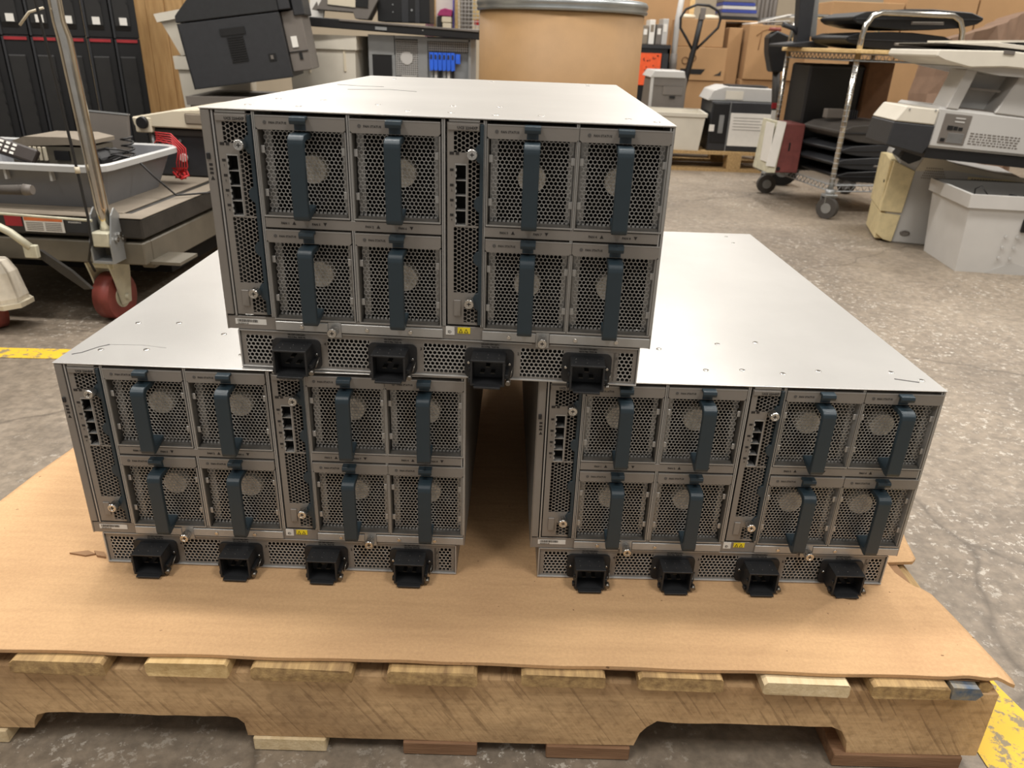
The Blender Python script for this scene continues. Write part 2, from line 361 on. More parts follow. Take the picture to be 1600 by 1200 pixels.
def card_h(x, y):
    h = 0
    if y < -.02:
        h += .0032*math.exp(-((x-.985)/.016)**2)*min(1, (-.02-y)/.12)          # ridge at the corner
        h -= max(0, x-1.018)*.45*max(0, min(1, (-.03-y)/.11))                             # drooping corner
        h += .0022*math.exp(-((x-.395)/.03)**2)*max(0, 1-(y+.1425)/.02)         # lifted lip
    c = abs((x-.80)-(y+.10)*1.25+.004*math.sin(y*90))                                               # long crease
    if .76 < x < .98 and y < .0: h += .0026*math.exp(-(c/.006)**2)
    c = abs((x-.975)+(y-.02)*.28); 
    if x > .93 and y < -.008: h += .0022*math.exp(-(c/.005)**2)
    return h
T, D_ = [], []
for y in ys:
    a, c = interp(xl, y), interp(xr, y); rt_, rd = [], []
    for i in range(NX+1):
        x = a+(c-a)*i/NX; yy = y+(.0096*(x-.43))*(1 if y < .5 else 0)+(.0008*math.sin(x*43) if y < -.142 else 0)
        z = card_h(x, y); rt_.append(b.bm.verts.new((x, yy, z))); rd.append(b.bm.verts.new((x, yy, z-.0042)))
    T.append(rt_); D_.append(rd)
for j in range(len(ys)-1):
    for i in range(NX):
        f = b.bm.faces.new((T[j][i], T[j][i+1], T[j+1][i+1], T[j+1][i])); f.smooth = True
        b.bm.faces.new((D_[j][i], D_[j+1][i], D_[j+1][i+1], D_[j][i+1]))
for i in range(NX):
    b.bm.faces.new((T[0][i], D_[0][i], D_[0][i+1], T[0][i+1])); b.bm.faces.new((T[-1][i+1], D_[-1][i+1], D_[-1][i], T[-1][i]))
for j in range(len(ys)-1):
    b.bm.faces.new((T[j][0], T[j+1][0], D_[j+1][0], D_[j][0])); b.bm.faces.new((T[j+1][-1], T[j][-1], D_[j][-1], D_[j+1][-1]))
cs_ = thing('cardboard_sheet', 'flat brown corrugated cardboard sheet with torn right edge covering the pallet', 'cardboard', (0, 0, 0))
b.obj('sheet', M_CARD, cs_)
b = B()   # lower liner ply peeking out under the front edge
for x0, x1, y0 in ((.36, .70, -.1400), (.70, 1.0, -.137), (-.2, .36, -.1405)):
    b.box(x0, x1, y0, .1, -.0054, -.0046)
b.obj('liner_ply', M_CARDE, cs_, rot=(0, 0, 0))
b = B()   # flaked tear scraps by the left chassis
b.prism([(-.072, .012), (-.052, .018), (-.040, .012), (-.050, .008)], 'z', .0, .0022); b.prism([(-.044, .017), (-.030, .015), (-.024, .006), (-.036, .008)], 'z', .0, .003)
b.obj('torn_flake', M_CARDE, cs_, (.028, 0, 0))

# ------------------------------------------------------------------ server chassis (built in mm)
HT, HM, DEP, W_ = 263.8, 43.0, 729.5, 444.5
def make_chassis(loc, rz, label):
    root = thing('server_chassis', label, 'server chassis', loc, rz, 'server chassis in the pyramid stack')
    K = .001
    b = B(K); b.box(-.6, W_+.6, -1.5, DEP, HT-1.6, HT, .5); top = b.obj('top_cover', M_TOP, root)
    rv = [(33, 126), (81, 131), (32, 38), (81, 43), (148, 99), (190, 38), (232, 41), (276, 34), (320, 44), (405, 47), (430, 26), (274, 130), (224, 121), (60, 640), (390, 650), (390, 700), (225, 660)]
    for x, y in rv: inst('rivet', RIVET, top, (x*K, y*K, (HT-.02)*K))
    # galvanized shell
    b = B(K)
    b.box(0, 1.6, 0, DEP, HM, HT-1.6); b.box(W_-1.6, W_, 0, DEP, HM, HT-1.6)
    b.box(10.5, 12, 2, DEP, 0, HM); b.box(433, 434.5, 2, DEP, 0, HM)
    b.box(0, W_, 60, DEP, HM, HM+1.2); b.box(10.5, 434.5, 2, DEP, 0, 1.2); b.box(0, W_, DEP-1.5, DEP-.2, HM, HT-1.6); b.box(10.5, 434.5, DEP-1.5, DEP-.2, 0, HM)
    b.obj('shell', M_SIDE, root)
    b = B(K); b.box(2, W_-2, 52, DEP-3, HM+2, HT-2); b.box(13, 432, 22, DEP-3, 2, HM-1)  # added filler blocks; the closed interior's shade is put into their dark colour
    b.obj('shade_filler', M_DARK, root)
    # frame members
    b = B(K)
    b.box(.8, 8.8, -1, 5, 59.5, HT-2.2, .4)
    b.box(0, W_, .5, 6, 43.2, 57.4, .3)
    b.box(52, 227.5, -.4, 30, 152.8, 162.6, .4); b.box(270, 439.6, -.4, 30, 152.8, 162.6, .4)
    b.obj('frame', M_PLATE, root)
    b = B(K)
    for x, wd in ((10.2, 1.6), (48.6, 1.2), (50.4, 1.0), (138.4, 1.3), (140.4, 1.0), (228.2, 1.2), (230.0, 1.4), (267.4, 1.2), (269.2, 1.0), (354.0, 1.2), (355.8, .9), (439.6, 1.4), (442.2, 1.6)):
        b.box(x, x+wd, -.2, 48, 58, HT-2.4)
    b.box(14, 43, -.2, 4, 259.6, 261.6, .3); b.box(235, 264, -.2, 4, 259.6, 261.6, .3)
    b.obj('divider_rails', M_EDGE, root)
    # ejector rails on the bottom strip, with captive thumbscrews
    for x0, x1, tx in ((52, 228.5, 114.5), (269.5, 443, 332.5)):
        b = B(K)
        b.box(x0, tx-7, -1.6, .4, 44.2, 54.2, .5); b.box(tx+7, x1, -1.6, .4, 44.2, 54.2, .5); b.box(tx-7, tx+7, -.8, .8, 38.5, 55.5, .4)
        rl = b.obj('ejector_rail', M_EDGE, root)
        for sx in [x0+28, x0+97, x1-34]: inst('rail_screw', RSCREW, rl, (sx*K, -.0015, .049))
        th = inst('thumbscrew', THUMB, root, (tx*K, -.0008, .0475))
        inst('screw_recess', THUMBX, th)
    # left ear marks
    b = B(K); b.box(1.6, 5.2, -2.6, -.8, 216.5, 222.5, .4); b.obj('release_button', M_BLK, root)
    b = B(K)
    for z in (211.5, 207.4, 203.6): b.box(3.0, 6.4, -1.25, -1.0, z-1.2, z+1.2)
    b.prism([(3, 197), (7, 197), (5, 201)], 'y', -1.25, -1.0)
    b.obj('ear_icons', M_INK, root)
    # bottom labels
    b = B(K); b.box(9, 42, .1, .6, 48.6, 54.6); lb = b.obj('asset_label', M_WHITE, root)
    b = B(K); rn = random.Random(4); x = 11.5
    while x < 33:
        wd = rn.choice((.35, .6, .9)); b.box(x, x+wd, -.1, .1, 51, 54); x += wd+rn.choice((.35, .6))
    b.obj('barcode', M_INK, lb); text('68-3325-04 A0', .0019, M_INK, lb, .0115, -.0001, .0489)
    b = B(K); b.box(231.5, 240.7, .0, .6, 48, 57, .1); il = b.obj('id_label', M_WHITE, root); text('ID', .0042, M_INK, il, .2335, -.0002, .0500)
    b = B(K); b.box(243.8, 257, .0, .6, 50.0, 56.6, .1); yl = b.obj('warning_label', M_YEL, root)
    b = B(K)
    for cx in (247.2, 252.8):
        b.prism([(cx-2.3, 50.7), (cx+2.3, 50.7), (cx, 55.4)], 'y', -.15, .02)
    b.obj('warning_symbol', M_INK, yl)
    b = B(K)
    for cx in (247.2, 252.8): b.prism([(cx-1.2, 51.4), (cx+1.2, 51.4), (cx, 54.0)], 'y', -.3, -.1)
    b.obj('warning_symbol', M_YEL, yl)
    # fan modules
    for z in (163.9, 56.2):
        for x in (52.2, 141.8, 271.0, 357.0):
            hgt = 0
            f = inst('fan_module', FAN['plate'], root, (x*K, 0, z*K))
            inst('frame', FAN['frame'], f); inst('bright_edges', FAN['clips'], f); inst('grille', FAN['grille'], f); inst('hub', FAN['hub'], f); inst('blades', FAN['blades'], f)
            inst('handle', FAN['handle'], f); inst('latch_tab', FAN['tab'], f); inst('status_light', FAN['led'], f)
            text('FAN STATUS', .0030, M_INK, f, .0128, -.0017, .0874, bold=.00006)
    for x, s, up_ in ((68, 'FAN 1', 1), (99, 'FAN 5', 0), (152, 'FAN 2', 1), (185, 'FAN 6', 0), (285, 'FAN 3', 1), (318, 'FAN 7', 0), (372, 'FAN 4', 1), (405, 'FAN 8', 0)):
        l_ = text(s, .0031, M_INK, root, x*K, -.0006, .1566, bold=.00006)
        b = B(K); tx = x+13
        b.prism([(tx-1.8, 156.4), (tx+1.8, 156.4), (tx, 159.8)] if up_ else [(tx-1.8, 159.6), (tx+1.8, 159.6), (tx, 156.2)], 'y', -.65, -.4); b.obj('arrow_mark', M_INK, root)
    # io modules
    for x in (13.2, 233.4):
        io = inst('io_module', IOM['plate'], root, (x*K, 0, .0606))
        inst('grille', IOM['grille'], io); inst('port_cage', IOM['cage'], io); inst('port_opening', IOM['open'], io); inst('ejector', IOM['eject'], io); inst('tag_plate', IOM['tag'], io); inst('port_icons', IOM['icons'], io)
        text('UCS 2204XP', .0036, M_INK, io, .0095, -.0016, .1928, bold=.00008)
        for k in range(4): text(str(k+1), .0030, M_INK, io, .0035, -.0007, .1498-k*.0143)
        for tx, tz in ((24.6, 171.2), (23.0, 25.5)):
            th = inst('thumbscrew', THUMB, io, (tx*K, .0, tz*K))
            inst('screw_recess', THUMBX, io, (tx*K, .0, tz*K))
    # power shelf
    ps = inst('power_shelf', PSU['panel'], root); inst('grille', PSU['grille'], ps)
    for k, x in enumerate((45.8, 148.6, 251.6, 354.4)):
        inl = inst('power_inlet', PSU['inlet'], root, (x*K, 0, 0)); inst('flange_screw', PSU['screw'], inl); inst('contact_pins', PSU['pins'], inl); inst('cord_clamp', PSU['clamp'], inl)
        text('100-120V~/200-240V~', .0021, M_INK, ps, (x+17)*K, .0012, .0381, bold=.00005)
        text('15.5 A Max  50/60 Hz', .0021, M_INK, ps, (x+17)*K, .0012, .0355, bold=.00005)
        text(str(4-k), .0042, M_INK, ps, (x+55.5)*K, .0012, .0285, bold=.00005)
    return root
K = .001
# thumbscrew
b = B(K)
b.cyl((0, 0, 0), (0, -3, 0), 3.4, 3.4, 14)
n = 20
b.rings([[((5.0+(.25 if j % 2 else -.1) if kk in (1, 2) else r_)*math.cos(2*math.pi*j/(2*n)), y_, (5.0+(.25 if j % 2 else -.1) if kk in (1, 2) else r_)*math.sin(2*math.pi*j/(2*n))) for j in range(2*n)] for kk, (r_, y_) in enumerate(((4.6, -2.5), (5, -3.2), (5, -11.5), (4.5, -12.4), (3.4, -12.4), (3.2, -11.6), (.1, -11.6)))], smooth=False)
THUMB = b.mesh('thumbscrew', M_SCREW)
b = B(K); b.box(-2.0, 2.0, -12.0, -11.65, -.45, .45); b.box(-.45, .45, -12.0, -11.65, -2.0, 2.0); THUMBX = b.mesh('screw_recess', M_INK)
b = B(K); b.cyl((0, 0, 0), (0, -1.1, 0), 2.3, 2.0, 12); RSCREW = b.mesh('rail_screw', M_SCREW)
b = B(K); b.lathe([(3.6, 0), (3.2, .5), (1.0, .3)], (0, 0, 0), 12); RIVET = b.mesh('rivet', M_SCREW)
# fan module meshes, origin bottom-left of module
FAN = {}
b = B(K); b.prism([(0, 84.0), (2.2, 82.0), (83.0, 82.0), (85.2, 84.0), (85.2, 94.6), (0, 94.6)], 'y', -1.6, 2.5); b.box(0, 85.2, -1.6, 12, 94.0, 94.8); FAN['plate'] = b.mesh('fan_module', M_PLATE)
b = B(K); b.box(0, 1.6, -.6, 15, 0, 82); b.box(83.4, 85.0, -.6, 15, 0, 82); b.box(0, 85, -.8, 15, -.6, 1.4); b.box(3, 82, 2, 9, 1.4, 3.2)
FAN['frame'] = b.mesh('frame', M_FRAME)
b = B(K); hexplate(b, 4.0, 81.2, 4.6, 82.5, 4.15, False, .86, 6.5, 1.0)
for i in range(19):   # rolled lower lip
    x = 4+i*4.1; b.box(x, x+2.4, 6.8, 7.6, 2.2, 5.0)
FAN['grille'] = b.mesh('grille', M_GRILLE)
b = B(K); b.cyl((42.6, 27, 42), (42.6, 46, 42), 13.6, 14.5, 28); FAN['hub'] = b.mesh('hub', M_HUB)
b = B(K); b.box(2.6, 9.5, 13, 14, 2, 82); b.box(77.5, 82.4, 13, 14, 2, 82); b.box(1.8, 5.4, 2.2, 3.2, 19, 26, .3); b.box(1.8, 5.4, 2.2, 3.2, 60, 67, .3); b.box(79.6, 83.2, 2.2, 3.2, 19, 26, .3); b.box(79.6, 83.2, 2.2, 3.2, 60, 67, .3); b.box(0, .7, -1.0, 1, 0, 82); b.box(84.4, 85.1, -1.0, 1, 0, 82); b.box(0, 85, -1.2, .5, 0, 1.2); b.box(0, 85.2, -1.9, -1.2, 94.0, 94.7); FAN['clips'] = b.mesh('bright_edges', M_EDGE)
b = B(K)
for i in range(7):
    a = 2*math.pi*i/7
    P = []
    for rr, da in ((17, 0), (38, .28), (38, .75), (17, .55)): P.append((42.6+rr*math.cos(a+da), 41+rr*math.sin(a+da)))
    b.face([(P[0][0], 38, P[0][1]), (P[1][0], 37, P[1][1]), (P[2][0], 47, P[2][1]), (P[3][0], 47, P[3][1])])
FAN['blades'] = b.mesh('blades', M_FAN)
b = B(K)
prof = [(6.5, 80.5), (-13, 80.5), (-17.2, 79.2), (-20, 76.4), (-21, 72.5), (-20.6, 4.8), (-19.6, 1.6), (-17.5, .4), (-14, .8), (6.5, 7.5), (6.5, 12), (-11, 8.6), (-14.2, 9.0), (-15, 11.5), (-15.2, 69), (-14, 72.6), (-11, 74.2), (6.5, 74.5)]
b.prism(prof, 'x', 35.2, 50.2, None, .7)
FAN['handle'] = b.mesh('handle', M_BLUE)
b = B(K); b.prism([(-1.6, 95.5), (-9.5, 94.8), (-10.6, 91.6), (-9.6, 88.4), (-8.6, 88.4), (-8.8, 91.2), (-7, 92.5), (-1.6, 92.2)], 'x', 35.0, 50.0, None, .3); b.box(37, 48, -1.9, -1.4, 82.5, 92); FAN['tab'] = b.mesh('latch_tab', M_BLUE)
b = B(K); b.cyl((9, -1.5, 88.6), (9, -2.0, 88.6), 1.75, 1.6, 14); FAN['led'] = b.mesh('status_light', mat('status_lens', (84, 82, 80), .4, 0, .2, 900))
# io module meshes
IOM = {}
b = B(K)
for r_ in ((0, 6.2, 0, 198), (6.2, 30.5, 191, 198), (6.2, 20.2, 160.5, 171.5), (6.2, 7.6, 102, 160.5), (18.6, 20.2, 102, 160.5), (6.2, 30.5, 100.6, 102.4), (6.2, 30.5, 18.6, 33.6), (6.2, 16.6, 0, 18.6), (16.6, 30.5, 0, 1.8)):
    b.box(r_[0], r_[1], 0, 1.2, r_[2], r_[3])
b.box(.8, 30, -1.4, 0, 191.6, 197.4, .3); b.box(0, 35, 0, 40, -.6, 0); b.box(0, 35, 0, 40, 198, 198.6)
IOM['plate'] = b.mesh('io_module', M_PLATE)
b = B(K)
hexplate(b, 6.2, 30.5, 171.5, 191, 4.35, True, .84, 0, 1.2); hexplate(b, 20.2, 30.5, 102.4, 171.5, 4.35, True, .84, 0, 1.2)
hexplate(b, 6.2, 30.5, 33.6, 100.6, 4.35, True, .84, 0, 1.2); hexplate(b, 16.6, 30.5, 1.8, 18.6, 4.35, True, .84, 0, 1.2)
IOM['grille'] = b.mesh('grille', M_PLATE)
b = B(K); b.box(7.4, 18.8, -.5, 12, 160, 161.2); b.box(7.4, 18.8, -.5, 12, 101.8, 102.8); b.box(18, 18.8, -.5, 12, 102, 160.5); b.box(7.4, 7.9, -.3, 12, 102, 160.5)
for k in range(1, 4): b.box(7.6, 18.6, .4, 12, 102+k*14.4, 102.8+k*14.4)
for k in range(4):
    for q in range(2): b.box(7.5, 8.9, -.9, .8, 105.5+k*14.4+q*5.5, 108+k*14.4+q*5.5)
IOM['cage'] = b.mesh('port_cage', M_EDGE)
b = B(K); b.box(7.9, 18, 11, 12, 102.5, 160); b.box(7.9, 8.4, 1, 11.5, 102.8, 160); b.box(17.5, 18, 1, 11.5, 102.8, 160)
IOM['open'] = b.mesh('port_opening', M_DARK)
b = B(K); b.box(31.0, 34.6, -1.8, 6, 0, 197.5, .4)
for cz, hh in ((171.2, 7.5), (124, 6.5), (70, 6.5), (25.5, 8)):
    b.prism([(31.5, cz-hh-2), (28.5, cz-hh), (26.0, cz-hh*.45), (26.0, cz+hh*.45), (28.5, cz+hh), (31.5, cz+hh+1)], 'y', -1.9, 1.0, None, .2)
IOM['eject'] = b.mesh('ejector', M_BLUE)
b = B(K); b.box(6.4, 13.8, -1.4, .2, 8.6, 26, .5); IOM['tag'] = b.mesh('tag_plate', M_PLATE)
b = B(K)
for k in range(4): b.box(2.6, 7.0-1.0, -.3, .02, 154.2-k*14.3, 156.6-k*14.3)
b.box(2.2, 6.4, -.3, .02, 169.3, 172); b.box(8.0, 11.2, -.3, .02, 169.3, 172)
IOM['icons'] = b.mesh('port_icons', M_INK)
# power shelf meshes
PSU = {}
fl_x = (45.8, 148.6, 251.6, 354.4); FW = 52.0
b = B(K)
b.box(12.6, 432.4, 1.6, 2.6, 36.2, 42.2, .2); b.box(12.6, 432.4, 1.6, 2.6, 1.4, 4.0)
b.box(12.6, 17.6, 1.6, 2.6, 4, 36.2); b.box(428.2, 432.4, 1.6, 2.6, 4, 36.2)
for x in fl_x: b.box(x+1, x+FW+7, 1.6, 2.6, 4, 36.2)
b.box(408, 410, 1.6, 2.6, 4, 36.2)
PSU['panel'] = b.mesh('power_shelf', M_PLATE)
b = B(K)
for x0, x1 in ((17.6, 46.8), (104.8, 149.6), (207.6, 252.6), (310.6, 355.4), (410, 428.2)):
    hexplate(b, x0, x1, 4, 36.2, 4.75, False, .80, 1.6, 1.0)
b.box(10.6, 434.4, -1.0, 2, .2, 1.8, .2); b.box(10.6, 12.0, -.4, 3, 0, 42); b.box(433, 434.4, -.4, 3, 0, 42); b.box(12, 106, -.2, 2, 41.6, 42.6); b.box(122, 322, -.2, 2, 41.6, 42.6); b.box(341, 433, -.2, 2, 41.6, 42.6)
PSU['grille'] = b.mesh('grille', M_GRILLE)
b = B(K)
def rr(x0, x1, z0, z1, r, n=4):
    P = []
    for cx, cz, a0 in ((x1-r, z1-r, 0), (x0+r, z1-r, 90), (x0+r, z0+r, 180), (x1-r, z0+r, 270)):
        for i in range(n+1): P.append((cx+r*math.cos(R(a0+90*i/n)), cz+r*math.sin(R(a0+90*i/n))))
    return P
b.prism(rr(0, FW, 1.2, 34.5, 6), 'y', -1.2, 1.6)
IX0, IX1, IZ0, IZ1 = 8.2, 43.8, 2.6, 31.0
b.box(IX0, IX1, -25, -1, IZ1-2, IZ1, .3); b.box(IX0, IX0+2, -25, -1, IZ0+1.8, IZ1-2); b.box(IX1-2, IX1, -25, -1, IZ0+1.8, IZ1-2); b.box(IX0, IX1, -25, -1, IZ0, IZ0+2)
b.box(IX0+2, IX1-2, -6, -1, IZ0+2, IZ1-2)
b.box(IX0+4, IX1-4, -30, -24, IZ0-1.2, IZ0+1.0, .3)                        # lower lip
b.box(IX0-2.6, IX0, -22, -16, 4, 9, .6); b.box(IX0-1.8, IX0, -24, -20, 18, 22, .6)
b.box(IX1, IX1+3.4, -20, -1, 9, 14, .5)
PSU['inlet'] = b.mesh('power_inlet', M_BLK)
b = B(K)
for x in (4.2, 47.6): b.cyl((x, -1.1, 18.5), (x, -2.8, 18.5), 1.9, 1.3, 10)
for i in range(3):
    for q in range(2): b.cyl((14+i*11.5, -8-q*9, IZ1), (14+i*11.5, -8-q*9, IZ1+.3), .45, .4, 6)
PSU['screw'] = b.mesh('flange_screw', M_SCREW)
b = B(K)
for x, z in ((20, 13), (31, 13), (25.6, 20)): b.box(x-2.2, x+2.2, -15, -6, z-.6, z+.6)
PSU['pins'] = b.mesh('contact_pins', mat('dull_pin_metal', (60, 58, 54), .5, .5))
b = B(K); b.cyl((47.5, -18, 7.2), (47.5, -24.5, 6.0), 2.6, 2.6, 10); b.cyl((49.2, -14, 9), (51.5, -6, 17), .8, .8, 6); PSU['clamp'] = b.mesh('cord_clamp', mat('dark_screw', (120, 116, 110), .35, .9))

ZT = 0.2638
ch0 = make_chassis((0, 0, .0006), 0, 'silver server chassis at lower left of the pyramid, rear fans facing forward')
ch1 = copy_tree(ch0, (.5229, .0007, .0006), .0216, 'silver server chassis at lower right of the pyramid with creased top edge')
ch2 = copy_tree(ch0, (.1917, .0057, ZT+.0014), -.0356, 'silver server chassis laid across the two others, top of the pyramid')
M_SCUFF = mat('dark_scuff', (96, 94, 92), .6, .3)
def scuff(root, segs, r=.5):
    b = B(K)
    for seg in segs: b.tube([(x, y, HT-.02) for x, y in seg], r, 5)
    b.obj('scuff_mark', M_SCUFF, root)
scuff(ch0, [[(8, 22), (16, 28), (26, 46), (34, 54)]], .8)
scuff(ch0, [[(34, 54), (70, 56), (100, 50)]], .25)
scuff(ch1, [[(400, 28), (418, 22), (424, 20)]], .9)
scuff(ch2, [[(60, 320), (110, 352), (150, 330)], [(20, 420), (60, 405), (90, 408)]], .5)

# ================================================================== BACKGROUND, LEFT
M_CHROME = mat('worn_chrome', (200, 196, 188), .16, 1, .1, 30)
M_GREYP = mat('grey_tub_plastic', (112, 113, 116), .45, 0, .06, 10)
M_RIM = mat('tub_rim_plastic', (176, 176, 174), .4, 0, .05, 10)
M_CARTB = mat('dusty_black_steel', (52, 49, 45), .55, .2, .25, 18, .2, 80)
M_RUB = mat('dusty_rubber_mat', (128, 118, 104), .8, 0, .1, 14, .2, 120)
M_CARTG = mat('dusty_taupe_steel', (104, 98, 86), .5, .2, .12, 14)
M_CREAMP = mat('cream_paint_steel', (196, 192, 170), .45, .1, .14, 30)
M_REDWH = mat('red_polyurethane', (126, 58, 50), .5, 0, .2, 25)
M_BEIGE = mat('beige_plastic', (204, 194, 172), .5, 0, .05, 6)
M_WHITEP = mat('white_corrugated_plastic', (206, 200, 186), .55, 0, .05, 9)
M_LGREY = mat('light_grey_plastic', (180, 178, 174), .5, 0, .04, 6)
M_DGREY = mat('charcoal_plastic', (40, 41, 44), .5, 0, .12, 40)
M_BLK2 = mat('matt_black_case', (11, 11, 13), .5, 0, .2, 40)
M_MGREY = mat('mid_grey_plastic', (106, 100, 94), .55, 0, .06, 12)
M_RED = mat('red_cable', (196, 44, 46), .5)
M_REDS = mat('red_strip', (150, 36, 42), .5)
M_CABLE = mat('black_cable', (28, 27, 27), .5)
M_PAPER = mat('white_paper', (220, 217, 210), .8, 0, .03)
M_BOX = mat('box_cardboard', (166, 131, 92), .85, 0, .06, 5, .1, 100)
M_KRAFT = mat('kraft_paper', (118, 94, 76), .85, 0, .14, 9, .5, 18)
M_STEEL = mat('zinc_steel', (150, 152, 152), .4, .5, .08, 15)
M_PLY = wood('plywood', (186, 146, 96), (214, 176, 124), (10, 10, 1), 5)
M_RUBB = mat('caster_rubber', (70, 66, 62), .7)

def wheel_part(parent, loc, rad, wid, mt, hubm, axis_rz=0):
    b = B(); b.cyl((-wid/2, 0, 0), (wid/2, 0, 0), rad, rad, 28)
    b2 = B(); b2.cyl((-wid/2-.002, 0, 0), (wid/2+.002, 0, 0), rad*.48, rad*.48, 18)
    b.bm.faces.ensure_lookup_table()
    o = b.obj('wheel', mt, parent, loc, (0, 0, axis_rz)); b2.obj('wheel_hub', hubm, o); return o

# scissor lift cart; origin at floor, front right corner of the platform
lc = thing('lift_cart', 'low black platform lift cart with chrome push handle and red casters', 'cart', (-.458, 1.15, FZ), R(-3))
b = B(); b.box(-1.0, 0, 0, 1.20, .236, .288, .004); b.obj('platform', M_CARTB, lc)
b = B(); b.box(-.96, -.07, .045, 1.14, .2885, .2925, .001); b.obj('rubber_mat', M_RUB, lc)
b = B(); b.box(-1.0, 0.002, -.002, .05, .2885, .2900); b.box(-.05, .002, .05, 1.20, .2885, .2900); b.obj('dusty_edge', M_RUB, lc)
b = B(); b.box(-1.0, -.005, .0, .04, .168, .226, .003); b.box(-.04, -.005, .04, 1.18, .15, .225, .003); b.box(-1.0, -.96, .04, 1.18, .168, .226); b.obj('lower_frame', M_CARTG, lc)
b = B(); b.box(-.03, .075, .02, .12, .166, .174); b.obj('caster_plate', M_CARTG, lc)
b = B(); b.box(-.9, -.7, .2, 1.1, .10, .16); b.tube([(-.8, .25, .05), (-.3, 1.1, .2)], .02, 6); b.tube([(-.3, .25, .05), (-.8, 1.1, .2)], .02, 6); b.box(-.6, -.1, .3, .9, .06, .12); b.obj('scissor_arms', M_DARK, lc)
for (x, y) in ((-.140, .055), (-.085, 1.05)):
    wh = wheel_part(lc, (x, y, .0635), .0635, .046, M_REDWH, M_CREAMP, R(-4))
    b = B(); T_ = Matrix.Translation((x, y, 0)) @ Matrix.Rotation(R(-4), 4, 'Z')
    for sx in (-1, 1): b.prism([(-.05, .165), (.035, .165), (.035, .13), (.018, .045), (-.018, .045), (-.035, .12)], 'x', sx*.029, sx*.034, T_)
    b.box(-.04, .04, -.04, .04, .150, .165, .002, T_); b.cyl(T_ @ Vector((-.042, 0, .064)), T_ @ Vector((.042, 0, .064)), .008, .008, 10)
    b.obj('caster_yoke', M_CREAMP, lc)
# handle pivot bracket, chrome handle tube and release cable
b = B()
for x in (-.112, -.060): b.prism([(-.055, .190), (.01, .190), (.014, .235), (.002, .300), (-.014, .318), (-.032, .302), (-.055, .235)], 'x', x, x+.004)
b.box(-.112, -.056, -.055, .01, .184, .190); b.obj('pivot_bracket', M_STEEL, lc)
b = B(); b.box(-.106, -.062, -.052, -.01, .225, .262, .003); b.obj('pivot_block', M_CREAMP, lc)
b = B()
for y, z in ((-.032, .262), (-.016, .272), (-.002, .262)): b.cyl((-.055, y, z-.02), (-.049, y, z-.02), .007, .007, 6, False)
b.obj('pivot_bolts', M_SCREW, lc)
b = B(); b.tube([(-.082, -.018, .262), (-.085, -.018, .32), (-.094, -.02, .68), (-.095, -.02, .70), (-.101, -.02, .735), (-.104, -.02, 1.15)], [.0165, .0165, .0165, .0165, .014, .014], 20); b.obj('push_handle', M_CHROME, lc)
b = B(); b.tube([(-.115, -.06, 1.1), (-.125, -.055, .8), (-.118, -.05, .64), (-.110, -.05, .45), (-.104, -.052, .30), (-.106, -.055, .24), (-.125, -.05, .19), (-.128, -.03, .155)], .0032, 6); b.obj('release_cable', M_CABLE, lc)
b = B(); b.tube([(-.118, -.04, .762), (-.15, -.045, .752), (-.178, -.045, .725)], .003, 6); b.obj('cable_lever', M_BEIGE, lc)
b = B(); b.cyl((-.108, -.05, .42), (-.108, -.05, .405), .006, .006, 8); b.obj('cable_clip', M_BEIGE, lc)
b = B(); b.tube([(-.5, -.06, .305), (-.1, -.045, .290)], .0035, 8); b.obj('brake_rod', M_CREAMP, lc)
b = B(); b.tube([(-.42, -.09, .295), (-.33, -.09, .285), (-.285, -.09, .262), (-.245, -.085, .225)], .0095, 10); b.box(-.262, -.228, -.092, -.078, .20, .232, .002); b.obj('foot_lever', M_CREAMP, lc)
b = B(); b.prism([(-.262, .212), (-.235, .215), (-.165, .165), (-.12, .120), (-.14, .118), (-.19, .155)], 'y', -.070, -.06); b.obj('pedal_arm', M_CARTB, lc)
b = B(); b.box(-.31, -.205, -.0012, .0, .244, .282); o = b.obj('caution_label', M_PAPER, lc)
b = B(); b.box(-.308, -.207, -.0020, -.0012, .272, .281); b.obj('label_band', mat('orange_print', (206, 110, 60), .6), o)
b = B()
for k in range(5): b.box(-.304, -.26, -.0020, -.0012, .248+k*.0045, .2495+k*.0045); b.box(-.254, -.212, -.0020, -.0012, .248+k*.0045, .2495+k*.0045)
b.obj('label_print', M_MGREY, o)
b = B(); b.box(-.36, -.315, -.0012, .0, .256, .282); b.obj('caution_label', M_REDS, lc)
b = B(); b.box(-.20, -.12, -.0012, .0, .246, .282); o = b.obj('rating_label', M_DGREY, lc); text('WARNING', .007, M_PAPER, o, -.192, -.0014, .270)

